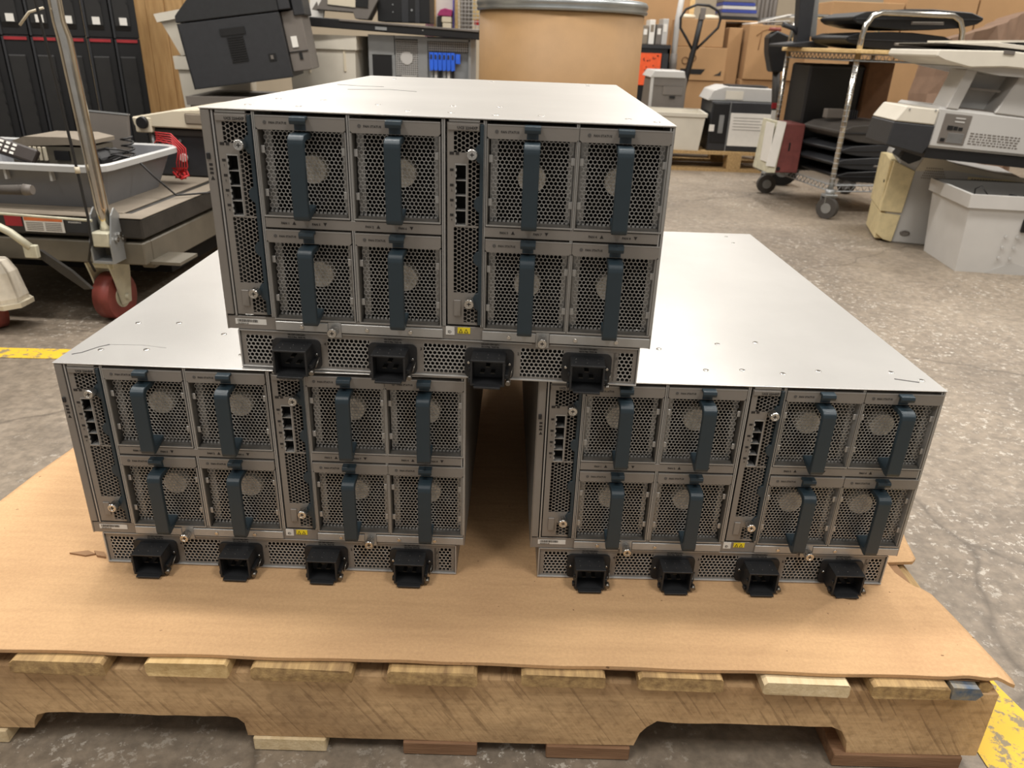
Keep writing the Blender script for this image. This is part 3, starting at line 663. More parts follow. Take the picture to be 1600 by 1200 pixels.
# grey tub on the cart
def open_tub(parent, x0, x1, y0, y1, z0, z1, flare, wall, mt, rim_mt, rimw=.02, rimh=.012, name='body'):
    b = B(); f = flare
    def ring(d, z, e): return [(x0-d*f-e+.0, y0-d*f-e, z), (x1+d*f+e, y0-d*f-e, z), (x1+d*f+e, y1+d*f+e, z), (x0-d*f-e, y1+d*f+e, z)]
    def rounded(P, r, n=4):
        xa, ya = P[0][0], P[0][1]; xb, yb = P[2][0], P[2][1]; z = P[0][2]; out = []
        for cx, cy, a0 in ((xa+r, ya+r, 180), (xb-r, ya+r, 270), (xb-r, yb-r, 0), (xa+r, yb-r, 90)):
            for i in range(n+1): out.append((cx+r*math.cos(R(a0+90*i/n)), cy+r*math.sin(R(a0+90*i/n)), z))
        return out
    b.rings([rounded(ring(0, z0, 0), .035), rounded(ring(1, z1, 0), .045), rounded(ring(1, z1, -wall), .04), rounded(ring(0, z0+wall, -wall), .03)], smooth=False)
    o = b.obj(name, mt, parent)
    b = B(); b.rings([rounded(ring(1, z1-rimh, 0), .045), rounded(ring(1, z1-rimh, rimw), .055), rounded(ring(1, z1, rimw), .055), rounded(ring(1, z1+.004, rimw*.5), .05), rounded(ring(1, z1, -wall), .04)], cap=False, smooth=False)
    b.obj('rim', rim_mt, parent); return o
tb = thing('storage_tub', 'grey plastic tub full of electronics on the lift cart platform', 'tub', (-.60, 1.225, FZ+.293), R(-3))
open_tub(tb, -.52, -.01, .02, .36, 0, .112, .04, .004, M_GREYP, M_RIM, .014, .014)
b = B()
for x in (-.34, -.22, -.10): b.box(x, x+.006, -.024, -.010, .072, .099); b.obj('rim_rib', M_RIM, tb); b = B()
b.bm.free()
TZ = FZ+.293
md = thing('network_box', 'taupe ribbed network device lying in the grey tub', 'device', (-.865, 1.32, TZ+.020), R(-3))
b = B(); b.prism([(0, .118), (0, .128), (.05, .145), (.17, .147), (.215, .138), (.215, .128), (.17, .128)], 'y', 0, .14); b.obj('lid', M_RUB, md)
b = B(); b.box(.005, .21, .004, .135, .0, .122); b.obj('casing', M_CARTG, md)
b = B(); b.box(.125, .165, -.002, .004, .088, .112); b.obj('port_opening', M_BLK2, md)
for k in range(6):
    b = B(); b.box(.03+k*.013, .038+k*.013, -.003, .004, .085, .12, .001); b.obj('rib', M_BEIGE, md)
rm = thing('cordless_phone', 'dark cordless handset with pale keys propped on left rim of the grey tub', 'phone', (-.882, 1.278, TZ+.150), 0, rot=(R(58), R(16), R(-4)))
b = B(); b.box(0, .13, -.02, .02, 0, .022, .006, seg=2); b.obj('handset', mat('brown_black_plastic', (48, 40, 36), .45), rm)
for i in range(4):
    for j in range(3):
        b = B(); b.box(.018+i*.017, .028+i*.017, -.014+j*.011, -.008+j*.011, .022, .024); b.obj('key', M_PAPER, rm)
pn = thing('laptop_panel', 'scuffed taupe laptop panel standing upright in the grey tub', 'laptop panel', (-.805, 1.53, TZ+.04), 0, rot=(R(-6), R(3), R(-3)))
b = B(); b.box(0, .155, 0, .012, 0, .175, .003); b.obj('cover', M_MGREY, pn); b = B(); b.box(0, .155, -.001, .013, .174, .178); b.obj('edge_strip', M_STEEL, pn)
ph = thing('desk_phone', 'small black desk phone beside chrome handle in grey tub', 'phone', (-.695, 1.345, TZ+.07), R(-5))
b = B(); b.prism([(0, 0), (.07, 0), (.065, .04), (.05, .058), (.0, .06)], 'y', 0, .10, None, .003); b.obj('casing', M_BLK2, ph)
b = B(); b.box(.006, .045, .01, .07, .0605, .0625); b.obj('screen', M_DGREY, ph)
ck = thing('coiled_cable', 'dark coiled handset cord standing at the right end of the grey tub', 'cable', (-.635, 1.50, TZ+.045), 0)
b = B(); b.tube([(.016*math.cos(t*.7), .016*math.sin(t*.7), .02+t*.0019) for t in range(46)], .0028, 6); b.obj('coil', M_CABLE, ck)
lw = thing('looped_cable', 'black cable looped among the items in the grey tub and trailing over its rim', 'cable', (-.66, 1.40, TZ+.088), 0)
b = B()
for k in range(4): b.tube([(.045*math.cos(a/10*6.28)*(1+.1*k), .035*math.sin(a/10*6.28)+.01*k, .01*k+.012*math.sin(a/10*6.28+k)) for a in range(10)], .0026, 6, closed=True)
b.tube([(.0, -.02, .01), (.05, -.03, .03), (.10, -.02, .022), (.145, -.015, -.03), (.18, .02, -.083), (.26, .08, -.083), (.34, .2, -.083)], .0028, 6)
b.obj('loops', M_CABLE, lw)
rw = thing('red_wire_bundle', 'bundle of bright red wires hanging over the right rim of the grey tub', 'wires', (-.59, 1.64, TZ+.115), 0)
for k in range(5):
    rn = random.Random(k); b = B()
    b.tube([(-.05+.014*k, .02+.012*(k % 3), -.01+.006*(k % 2)), (-.025, .0, .010+.006*k), (.025, -.01, .004+.007*k), (.045+.006*k, -.02, -.02+.003*k), (.036+.008*k, -.022, -.05-.003*k), (.035+.006*k, -.02, -.082)], .0017, 6); b.obj('wire', M_RED, rw)
b = B(); rn = random.Random(5)
b.tube([(.04+rn.uniform(-.02, .025), -.02+rn.uniform(-.01, .01), -.078+rn.uniform(-.02, .012)) for k in range(22)], .0036, 6); b.obj('wire_tangle', M_RED, rw)

# copier / printer with beige lid on the cart
cp_ = thing('flatbed_printer', 'black printer with open beige lid behind the grey tub on the lift cart', 'printer', (-.695, 1.76, TZ), R(-4))
b = B(); b.box(.0, .46, 0, .34, 0, .150, .006); b.obj('body', M_DGREY, cp_)
b = B(); b.box(.015, .45, -.006, .002, .128, .145); b.obj('front_bar', M_CARTB, cp_)
b = B(); b.prism([(-.03, .152), (.47, .150), (.47, .205), (.36, .212), (.22, .214), (.10, .205), (-.035, .180)], 'y', -.02, .33, None, .004); b.obj('lid', M_BEIGE, cp_)
b = B(); b.box(.14, .44, -.024, -.018, .165, .198, .004); b.obj('lid_recess', M_RUB, cp_)
b = B(); b.cyl((.003, -.022, .165), (.003, -.036, .165), .019, .017, 20); b.obj('knob', M_BLK2, cp_)
b = B(); b.box(-.025, .028, -.024, .0, .135, .18, .003); b.obj('hinge_mount', M_BEIGE, cp_)
b = B(); b.cyl((.015, .0, .0), (.015, .0, .14), .006, .006, 8); b.obj('support_rod', M_STEEL, cp_)
b = B(); b.cyl((.11, -.002, .06), (.11, -.01, .06), .014, .012, 14); b.obj('dial', M_LGREY, cp_)
b = B(); b.cyl((.105, -.002, .112), (.105, -.006, .112), .005, .005, 10); b.obj('jack', M_STEEL, cp_)

# second cart at the far left edge: shrouded wheel and grip
hc = thing('hand_pallet_cart', 'cream steel wheel housing of another cart at left edge with dark red wheel', 'cart', (-.862, 1.10, FZ))
b = B(); b.rings([[(x*sx, y*sx, z) for x, y in ((-.09, -.045), (.06, -.045), (.085, -.02), (.085, .03), (.06, .05), (-.09, .05))] for z, sx in ((.075, 1.0), (.09, 1.02), (.155, .88), (.183, .72))], smooth=False); b.obj('wheel_housing', mat('cream_enamel', (214, 206, 190), .4, 0, .08, 60), hc)
b = B(); b.rings([[(x*1.12, y*1.12, z) for x, y in ((-.09, -.045), (.06, -.045), (.085, -.02), (.085, .03), (.06, .05), (-.09, .05))] for z in (.066, .078)], smooth=False); b.obj('housing_flange', M_BEIGE, hc)
wheel_part(hc, (.0, .0, .045), .045, .035, M_REDWH, M_CREAMP, R(60))
b = B(); b.tube([(-.02, -.05, .365), (.14, -.05, .370), (.195, -.05, .372)], [.011, .011, .012], 14); b.obj('hand_grip', mat('ribbed_grip', (74, 68, 62), .6, 0, .3, 60, .5, 200, (1, 30, 30)), hc)
b = B(); b.tube([(-.02, -.05, .2), (-.02, -.05, .365)], .012, 8); b.obj('grip_post', M_CARTG, hc)
b = B(); b.cyl((.19, -.05, .372), (.21, -.05, .3725), .014, .011, 12); b.obj('grip_cap', M_MGREY, hc)

# two rows of black tower computers on a pallet
tp = thing('towers_pallet', 'wooden pallet under the black computer towers at left', 'pallet', (-1.95, 2.62, FZ), R(28))
for k in range(3):
    b = B(); b.box(0, .96, .02+k*.2, .11+k*.2, 0, .10); b.obj('stringer', M_PINE2, tp)
for k in range(7):
    b = B(); b.box(k*.137, k*.137+.1, 0, .52, .101, .136, .002); b.obj('deck_board', M_PINE, tp)
def make_tower(label, loc, rz):
    t = thing('computer_tower', label, 'computer', loc, rz, 'black computer towers stacked in two rows')
    b = B(); b.box(0, .1055, 0, .40, 0, .545, .003); b.obj('casing', M_BLK2, t)
    b = B(); b.prism([(-.002, .03), (-.010, .05), (-.012, .465), (-.008, .47), (-.001, .47)], 'x', .016, .076); b.obj('front_bezel', mat('bezel_grey', (27, 26, 25), .55, 0, .15, 30), t)
    b = B(); b.box(.010, .094, -.006, .0, .528, .540); b.obj('red_strip', M_REDS, t)
    b = B(); b.box(.002, .010, -.010, .0, .0, .54); b.obj('edge_trim', M_DGREY, t)
    b = B(); b.box(.034, .064, -.0145, -.012, .052, .082); b.obj('sticker', M_PAPER, t)
    for k in range(6):
        b = B(); b.box(.072, .078, -.0155, -.012, .14+k*.045, .152+k*.045); b.obj('port', M_BLK2, t)
    return t
ux, uy = math.cos(R(28)), math.sin(R(28))
names = ['leftmost', 'second from left', 'third from left', 'fourth from left', 'fifth from left', 'sixth from left', 'rightmost']
tw = None
for row, z in ((0, FZ+.1365), (1, FZ+.1365+.546)):
    for k in range(7):
        p_ = (-1.90+ux*k*.107, 2.62+uy*k*.107, z)
        lab = 'black computer tower with red strip, %s of the %s row at left' % (names[k], ('lower', 'upper')[row])
        if tw is None: tw = make_tower(lab, p_, R(28))
        else: copy_tree(tw, p_, R(28), lab)

# wooden plank panel behind
pp = thing('plank_panel', 'upright wooden plank panel between the black towers and the white bins', 'panel', (-1.75, 3.75, FZ))
for k in range(6):
    b = B(); b.box(k*.102, k*.102+.099, 0+.003*(k % 2), .02+.003*(k % 2), 0, 1.5, .002); b.obj('plank', M_PLY, pp)

def crate(name, label, cat, loc, rz, w_, d_, h_, flare, mt, rimh, th=.006, group=None, rot=None):
    t = thing(name, label, cat, loc, rz, group, rot)
    def q(e, z, x=0): return [(-w_/2-e, -d_/2-e, z), (w_/2+e, -d_/2-e, z), (w_/2+e, d_/2+e, z), (-w_/2-e, d_/2+e, z)]
    b = B(); b.rings([q(0, 0), q(flare, h_), q(flare-th, h_), q(-th, th)], smooth=False); b.obj('body', mt, t)
    b = B(); b.rings([q(flare+.001, h_-rimh), q(flare+.008, h_-rimh), q(flare+.010, h_+.002), q(flare-th, h_+.002)], cap=False, smooth=False); b.obj('folded_rim', mt, t)
    return t
sup = crate('grey_tote', 'grey plastic tote carrying the tilted black printer', 'tote', (-.58, 2.62, FZ), R(4), .46, .36, .488, .02, M_MGREY, .03)
b = B(); b.box(-.245, .245, -.195, .195, .478, .4895, .003); b.obj('lid', M_MGREY, sup)
# white tubs behind the printer
crate('white_tub', 'cream postal tub, tall lower one left of black printer', 'tub', (-.90, 2.98, FZ), R(14), .24, .30, .62, .03, M_WHITEP, .05, group='white tubs left of the black printer')
crate('white_tub', 'cream postal tub tilted open on top of another left of black printer', 'tub', (-.905, 2.98, FZ+.65), 0, .26, .30, .17, .035, M_WHITEP, .03, group='white tubs left of the black printer', rot=(0, R(-12), R(14)))
# tilted black printer, in its own upright coordinates
bp_ = thing('laser_printer', 'large black laser printer tilted over a grey tote behind the left stack', 'printer', (-.795, 2.42, .378), 0, rot=(0, R(-8.5), R(8)))
b = B(); b.prism([(0, 0), (.385, 0), (.385, .235), (0, .235)], 'y', 0, .34, None, .003); b.obj('body', M_DGREY, bp_)
b = B(); b.prism([(-.002, .238), (.385, .238), (.385, .330), (.07, .322), (.0, .262)], 'y', -.003, .33, None, .003); b.obj('upper_cover', M_BLK, bp_)
b = B(); b.box(.15, .245, -.004, .001, .175, .200); b.obj('grip_recess', M_BLK2, bp_)
for k in range(11):
    b = B(); b.box(.17, .232, -.0045, .001, .080+k*.0085, .0835+k*.0085); b.obj('vent_slat', M_BLK2, bp_)
b = B(); b.box(.310, .338, -.0035, .001, .068, .094); o = b.obj('power_switch', M_BLK2, bp_)
b = B(); b.box(.318, .328, -.0055, -.003, .074, .088); b.obj('rocker', M_MGREY, o)
b = B(); b.box(.0, .385, -.0025, 0, .0, .004); b.box(0, .004, -.0025, .0, .0, .235); b.obj('seam', M_BLK2, bp_)
b = B(); b.box(.386, .462, .03, .30, .018, .235, .003); b.obj('rear_panel', M_MGREY, bp_)
b = B(); b.box(.386, .430, .0, .30, .24, .32, .003); b.box(.436, .478, .02, .26, .215, .30, .003); b.obj('rear_cover', M_DGREY, bp_)
b = B(); b.box(.405, .428, .026, .031, .105, .145); b.obj('sticker', M_PAPER, bp_)
b = B(); b.box(.424, .436, .026, .031, .060, .085); b.obj('socket', M_BLK2, bp_)
b = B(); b.box(.386, .462, .026, .031, .088, .091); b.obj('seam', M_BLK2, bp_)

# big cream bin, fan-vented pc chassis, black slab on top, fibre drum
wb = crate('cream_bin', 'large cream plastic bin with folded rim beside the gutted computer case', 'bin', (-.384, 3.06, FZ), R(-6), .27, .30, .725, .02, M_WHITEP, .055)
b = B(); b.box(-.062, -.056, -.172, -.160, .57, .67); b.obj('corner_tape', M_BEIGE, wb); b = B(); b.box(.098, .108, -.172, -.162, .58, .67, .002); b.obj('corner_tape', M_BEIGE, wb)
pc = thing('gutted_computer', 'grey steel computer case with round fan grid and blue slot clips', 'computer case', (-.195, 2.9, FZ))
b = B()
b.box(0, .455, .01, .40, 0, .735); b.obj('steel_body', mat('dull_zinc', (128, 132, 134), .5, .35, .08, 14), pc)
b = B(); b.box(.0, .115, 0, .012, .655, .735, .001); b.box(.0, .016, 0, .012, .4, .655); b.box(.104, .118, 0, .012, .4, .655); b.box(.118, .22, -.002, .012, .4, .565); b.box(.22, .262, -.003, .012, .4, .735); b.box(.444, .455, -.006, .012, .4, .735); b.box(.262, .45, -.006, .012, .718, .728); b.box(.118, .22, 0, .012, .722, .735); b.obj('panel_frame', M_STEEL, pc)
b = B(); b.box(.016, .104, .004, .0105, .4, .652); b.obj('drive_opening', M_BLK2, pc)
b = B(); b.box(.12, .222, .006, .0105, .567, .722); b.obj('fan_opening', M_BLK2, pc)
b = B()
for k in range(12): b.box(.122+k*.0088, .1252+k*.0088, -.001, .004, .572, .718)
for k in range(17): b.box(.12, .222, -.001, .004, .572+k*.0088, .5752+k*.0088)
o = b.obj('fan_grid', M_LGREY, pc); o['kind'] = 'stuff'
b = B(); b.cyl((.170, .0, .645), (.170, -.003, .645), .027, .027, 24); b.obj('fan_hub', M_LGREY, pc)
b = B(); b.box(.266, .442, .006, .0105, .675, .716); b.obj('vent_opening', M_BLK2, pc)
b = B()
for k in range(19): b.box(.268+k*.0092, .2712+k*.0092, -.002, .004, .676, .716)
for k in range(4): b.box(.266, .442, -.002, .004, .680+k*.0098, .6835+k*.0098)
o = b.obj('vent_grid', M_LGREY, pc); o['kind'] = 'stuff'
M_BLUEC = mat('blue_clip_plastic', (40, 96, 214), .45)
for k in range(6):
    x = .272+k*.0190
    b = B(); b.prism([(x, .672), (x+.0175, .672), (x+.0175, .655), (x+.0175, .600), (x+.002, .597), (x, .62)], 'y', -.016, .0, None, .001); c_ = b.obj('slot_clip', M_BLUEC, pc)
    b = B(); b.box(x+.004, x+.012, -.0175, -.015, .645, .663); b.obj('clip_hole', M_DGREY, c_)
b = B(); b.box(.388, .408, -.014, .0, .628, .668, .001); b.obj('clip_end', M_BLUEC, pc)
for k in range(6):
    b = B(); b.box(.274+k*.019, .286+k*.019, -.001, .0, .4, .6); b.obj('slot_cover', (M_STEEL, M_LGREY, M_BLK2)[k % 3], pc)
b = B(); b.box(.13, .225, -.003, -.001, .4, .555); b.obj('io_shield', M_LGREY, pc)
b = B(); b.box(.145, .215, -.005, -.001, .562, .572); b.obj('chrome_strip', M_SCREW, pc)
sb = thing('black_slab', 'long flat black equipment slab lying across cream bin and computer case', 'equipment', (-.485, 2.84, .625), 0, rot=(0, R(2.3), 0))
b = B(); b.box(0, .80, 0, .4, 0, .038, .003); b.obj('tray', M_BLK2, sb)
b = B(); b.box(.18, .78, -.006, .0, .03, .038, .001); b.obj('front_lip', M_MGREY, sb)
b = B(); b.box(.335, .385, -.004, .0, .008, .020); b.obj('badge_plate', M_STEEL, sb)
b = B(); b.cyl((.54, -.001, .02), (.54, -.004, .02), .003, .003, 8); b.obj('screw', M_SCREW, sb)
dk = thing('docking_printer', 'dark grey angular paper tray on the left end of the black slab', 'tray', (-.46, 2.95, .665), 0, rot=(0, R(4), R(5)))
b = B(); b.prism([(.03, .03), (.07, .10), (.30, .10), (.255, .012), (.20, .010), (.19, .035)], 'y', 0, .2, None, .002); b.obj('shell', M_MGREY, dk)
b = B(); b.box(.08, .20, -.006, .0, .055, .10); b.obj('circuit', M_BEIGE, dk)
b = B(); b.box(.20, .255, -.006, .0, .06, .10); b.obj('opening', M_BLK2, dk)
bk = thing('black_cabinet', 'black panelled device standing on the black slab behind the paper tray', 'device', (-.17, 3.02, .655))
b = B(); b.box(0, .235, 0, .2, 0, .2, .002); b.obj('casing', M_BLK2, bk); b = B(); b.box(.11, .14, -.004, .001, .0, .2); b.box(.17, .19, -.004, .001, .0, .2); b.obj('upright', M_DGREY, bk)
b = B()
for z in (.04, .07): b.cyl((.07, -.0, z), (.07, -.003, z), .003, .003, 8)
b.cyl((.155, 0, .05), (.155, -.004, .05), .005, .005, 8); b.obj('screws', M_STEEL, bk)
wm = thing('warning_bag', 'small white printed bag tucked behind the tilted black printer', 'bag', (-.47, 2.98, .655), 0, rot=(0, R(8), 0))
b = B(); b.prism([(0, 0), (.06, -.004), (.068, .09), (.0, .1)], 'y', 0, .02); b.obj('bag', M_PAPER, wm); b = B(); b.prism([(.012, .04), (.045, .04), (.03, .075)], 'y', -.002, 0); b.obj('printed_triangle', M_MGREY, wm)

dr = thing('fibre_drum', 'tall brown fibre drum with galvanized steel ring behind the top chassis', 'drum', (.626, 2.31, FZ))
b = B(); b.lathe([(.292, 0), (.296, .01), (.298, .4), (.298, .838)], (0, 0, 0), 64); b.obj('fibre_wall', mat('drum_fibre', (148, 115, 74), .6, 0, .05, 20, .1, 250), dr)
b = B(); b.lathe([(.298, .826), (.306, .828), (.309, .835), (.304, .841), (.309, .847), (.309, .856), (.302, .866), (.292, .868), (.288, .858), (.01, .858)], (0, 0, 0), 64); b.obj('steel_ring_lid', mat('galvanized_ring', (168, 172, 172), .35, .8, .08, 20), dr)
b = B(); b.lathe([(.292, .0), (.300, .0), (.300, .025), (.292, .025)], (0, 0, 0), 48); b.obj('bottom_ring', M_STEEL, dr)

# far shelf: white board, fabric, wire basket
ws = thing('supply_shelf', 'shelf bay with white side board and wooden uprights far behind the black slab', 'shelf', (-.42, 4.6, FZ))
b = B(); b.box(.34, .47, .0, .02, .0, 1.2); b.obj('white_board', M_PAPER, ws)
b = B(); b.box(.325, .345, -.02, .02, 0, 1.2); b.box(.468, .488, -.02, .02, 0, 1.2); b.obj('wood_upright', M_PINE, ws)
b = B(); b.box(.31, .80, -.01, .3, .76, .78); b.obj('shelf_board', M_MGREY, ws)
b = B(); b.box(.455, .462, -.025, -.005, .0, 1.2); b.obj('blue_edge', mat('blue_tape', (84, 70, 170), .6), ws)
fb = thing('folded_cloth', 'magenta folded cloth on two cream packs on the far shelf', 'cloth', (-.06, 4.5, FZ+.784))
b = B(); b.prism([(0, .075), (.09, .072), (.095, .11), (.05, .118), (.02, .108)], 'y', 0, .1, None, .004); b.obj('cloth', mat('magenta_cloth', (150, 54, 100), .9), fb)
b = B(); b.box(.03, .09, 0, .1, .037, .070, .004); b.box(.035, .09, 0, .1, .001, .034, .004); b.obj('pack', M_BEIGE, fb)
b = B(); b.box(0, .028, .01, .1, .001, .072); b.obj('black_box', M_BLK2, fb)
bs = thing('wire_basket', 'grey wire basket with yellow and red contents on the far shelf by the drum', 'basket', (.075, 4.5, FZ+.782))
for k in range(12):
    b = B(); b.cyl((k*.022, 0, 0), (k*.022, 0, .22), .0022, .0022, 5); b.obj('wire', M_LGREY, bs)
for k in range(10):
    b = B(); b.cyl((0, -.003, .006+k*.022), (.242, -.003, .006+k*.022), .0022, .0022, 5); b.obj('wire', M_LGREY, bs)
b = B(); b.box(.09, .24, .02, .12, .06, .22); b.obj('yellow_pack', mat('pale_yellow', (214, 188, 130), .7), bs)
b = B(); b.box(.10, .24, .01, .12, .03, .058, .004); b.obj('red_pack', M_RED, bs)
b = B(); b.box(.01, .08, .02, .12, .0, .2); b.obj('grey_pack', M_MGREY, bs)
pk = thing('purple_pole_bundle', 'dull purple and pink cable bundle hanging left of the white shelf board', 'cables', (-.13, 4.55, FZ))
b = B(); b.tube([(0, 0, 0), (.0, 0, .7), (.02, 0, 1.2)], .012, 8); b.tube([(.03, .0, 0), (.03, 0, .75), (.04, 0, 1.2)], .014, 8); b.tube([(.05, -.02, .76), (.03, -.02, .85), (.01, -.02, .84)], .008, 6); b.obj('strands', mat('mauve_cable', (118, 82, 92), .7), pk)

# ================================================================== BACKGROUND, MIDDLE RIGHT
def low_pallet(label, loc, rz, w_, d_, n):
    t = thing('shipping_pallet', label, 'pallet', loc, rz)
    for k in range(3):
        b = B(); b.box(.0, w_, k*(d_-.04)/2, k*(d_-.04)/2+.04, .02, .105); 
        b.bm.free()
        for xx in (0, w_/2+.06, w_-.09):
            b = B(); b.box(xx, xx+.09, k*(d_-.09)/2, k*(d_-.09)/2+.09, .0185, .105); b.obj('block', M_PINE2, t)
        b = B(); b.box(0, w_, k*(d_-.09)/2, k*(d_-.09)/2+.09, 0, .018); b.obj('bottom_board', M_PINE2, t)
    b = B(); b.box(0, w_, 0, .1, .1055, .125); b.obj('deck_board', M_PINE2, t)
    for k in range(1, n):
        b = B(); b.box(0, w_, k*d_/n, k*d_/n+d_/n*.72, .1055, .125); b.obj('deck_board', M_PINE2, t)
    return t
low_pallet('wooden pallet carrying printers and white tub behind the top chassis', (1.30, 4.32, FZ), 0, .95, 1.0, 6)
PT = FZ+.1255
crate('postal_tub', 'white postal tub on the far pallet, right of fibre drum', 'tub', (1.475, 4.52, PT), R(-5), .36, .36, .225, .02, M_WHITEP, .02)
def box_thing(name, label, cat, loc, rz, w_, d_, h_, mt, tape=None, group=None, flaps=False):
    t = thing(name, label, cat, loc, rz, group)
    b = B(); b.box(0, w_, 0, d_, 0, h_, .003); b.obj('carton', mt, t)
    b = B(); b.box(.001, w_-.001, d_*.48, d_*.52, h_-.0005, h_+.0008); b.obj('tape', M_RUB, t)
    return t
bpp = thing('black_printer', 'black printer with handwritten white sheet taped on its side on the far pallet', 'printer', (1.70, 4.36, PT), R(-3))
b = B(); b.box(.0, .42, 0, .42, 0, .30, .004); b.obj('body', M_DGREY, bpp)
b = B(); b.box(.125, .385, -.003, .0, .035, .235); o = b.obj('handwritten_sheet', M_PAPER, bpp)
b = B()
for k in range(5): b.box(.145, .345-.03*(k % 2), -.0038, -.003, .205-k*.018, .208-k*.018)
b.obj('handwriting', M_MGREY, o)
b = B(); b.box(.01, .11, -.006, .001, .05, .29, .002); b.obj('rear_panel', M_BLK2, bpp)
b = B(); b.box(.055, .085, -.009, -.004, .11, .22); b.obj('connector_strip', M_STEEL, bpp)
b = B(); b.box(-.002, .03, -.010, -.004, .12, .16); b.obj('sticker', M_PAPER, bpp)
b = B(); b.box(.115, .12, -.004, .0, .0, .3); b.obj('seam', M_STEEL, bpp)
tpp = thing('silver_printer', 'light grey flat printer on top of the black printer with taped sheet', 'printer', (1.66, 4.42, PT+.301), R(-3))
b = B(); b.prism([(.02, 0), (.47, 0), (.47, .05), (.42, .08), (.12, .085), (.05, .06)], 'y', 0, .36, None, .004); b.obj('body', M_LGREY, tpp)
b = B(); b.box(.13, .24, -.004, .02, .01, .06)
b.obj('ribbed_tray', M_WHITEP, tpp)
b = B(); b.box(.15, .40, .05, .25, .084, .092, .002); b.obj('control_panel', M_BLK2, tpp)
gp = thing('grey_printer', 'small grey desktop printer behind the white postal tub on the far pallet', 'printer', (1.36, 4.84, PT), 0)
b = B(); b.prism([(0, 0), (.26, 0), (.26, .40), (.24, .44), (.05, .44), (.02, .40)], 'y', 0, .36, None, .006); b.obj('body', M_MGREY, gp)
b = B(); b.prism([(0, .41), (.245, .41), (.235, .455), (.03, .455)], 'y', -.01, .36, None, .004); b.obj('top_cover', M_LGREY, gp)
b = B(); b.box(.01, .03, -.006, .0, .1, .42); b.obj('side_edge', M_LGREY, gp); b = B(); b.box(.10, .24, -.005, 0, .30, .36, .002); b.box(.04, .24, -.006, 0, .36, .363); b.obj('front_panel', M_MGREY, gp); b = B(); b.box(.15, .19, -.008, 0, .28, .295); b.obj('slot', M_BLK2, gp)
jk = thing('pallet_jack', 'black pallet jack with looped steering handle behind the far pallet', 'pallet jack', (1.71, 5.5, FZ), 0, rot=(0, 0, 0))
b = B(); b.tube([(0, 0, .12), (.02, 0, .45), (.075, 0, .78), (.095, 0, .96)], [.03, .024, .021, .02], 12); b.obj('steering_shaft', M_BLK2, jk)
b = B(); b.tube([(.063, 0, .70), (.0, 0, .79), (-.055, 0, .86), (-.06, 0, .93), (-.03, 0, .985), (.05, 0, 1.02), (.14, 0, 1.015), (.215, 0, .98), (.235, 0, .93), (.225, 0, .87), (.15, 0, .79), (.063, 0, .70)], .0095, 10); b.obj('handle_loop', M_BLK2, jk)
b = B(); b.box(.075, .115, -.024, -.016, .92, 1.0, .002); b.obj('lever_plate', M_MGREY, jk)
b = B(); b.cyl((-.0, 0, .09), (-.0, 0, .28), .07, .05, 20); b.obj('pump', M_BLK2, jk)
b = B(); b.box(-.08, .22, .01, .07, .09, .20, .004); b.obj('fork_frame', M_BLK2, jk)
wheel_part(jk, (0, 0, .075), .075, .05, M_RUBB, M_STEEL)
# card boxes
hid = low_pallet('wooden pallet under the stacked cardboard boxes far behind', (1.62, 5.85, FZ), 0, 1.35, .42, 3)
BP = FZ+.1255
rb = box_thing('cardboard_box', 'plain brown cardboard base box under the printed box far behind', 'box', (1.70, 5.87, BP), 0, .42, .4, .36, M_BOX)
bx1 = box_thing('cardboard_box', 'brown cardboard box with black printed band and ring marks behind pallet jack', 'box', (1.70, 5.86, BP+.363), 0, .42, .4, .245, M_BOX)
b = B(); b.box(.06, .23, -.0015, .0, .045, .085); b.prism([(.23, .045), (.26, .085), (.23, .085)], 'y', -.0015, 0); b.obj('printed_band', M_BLK2, bx1)
b = B()
for cx, cz in ((.09, .145), (.15, .165)): b.tube([(cx+.025*math.cos(t/12*6.283), -.002, cz+.025*math.sin(t/12*6.283)) for t in range(12)], .003, 4, closed=True)
b.obj('ring_marks', mat('brown_ink', (96, 66, 40), .8), bx1)
b = B(); b.prism([(.33, .04), (.39, .04), (.39, .08), (.37, .06)], 'y', -.0015, 0); b.obj('corner_mark', M_INK, bx1)
bx2 = box_thing('cardboard_box', 'plain brown cardboard box on top of the printed box behind pallet jack', 'box', (1.72, 5.88, BP+.611), 0, .36, .36, .20, M_BOX)
bx3 = box_thing('cardboard_box', 'narrow tall brown cardboard box between the two box stacks', 'box', (2.14, 5.98, BP), 0, .11, .27, .76, M_BOX)
bx4 = box_thing('cardboard_box', 'wide brown cardboard box with marker scrawl left of the wire cart', 'box', (2.27, 5.86, BP+.385), 0, .60, .4, .40, M_BOX)
b = B(); b.tube([(.06, -.002, .32), (.11, -.002, .36), (.15, -.002, .37)], .003, 4); b.tube([(.10, -.002, .36), (.09, -.002, .22)], .003, 4); b.tube([(.19, -.002, .33), (.16, -.002, .30), (.19, -.002, .27), (.22, -.002, .28)], .003, 4); b.obj('marker_scrawl', mat('marker_brown', (120, 84, 50), .8), bx4)
bx5 = box_thing('cardboard_box', 'brown cardboard box below the one with marker scrawl', 'box', (2.26, 5.88, BP), 0, .62, .4, .383, M_BOX)
rnd = random.Random(12)
pc_ = thing('paper_bundle', 'loose white papers and folders heaped on the wide brown box', 'papers', (2.27, 5.9, BP+.786))
for k in range(7):
    b = B(); b.box(0, .20+.04*(k % 2), 0, .2, 0, .008, .001); b.obj('sheet', (M_PAPER, M_LGREY, M_PAPER, M_STEEL)[k % 4], pc_, (.02+.055*k, .02, .003+.013*(k % 5)), (0, R(rnd.uniform(-14, 2)), R(rnd.uniform(-20, 20))))
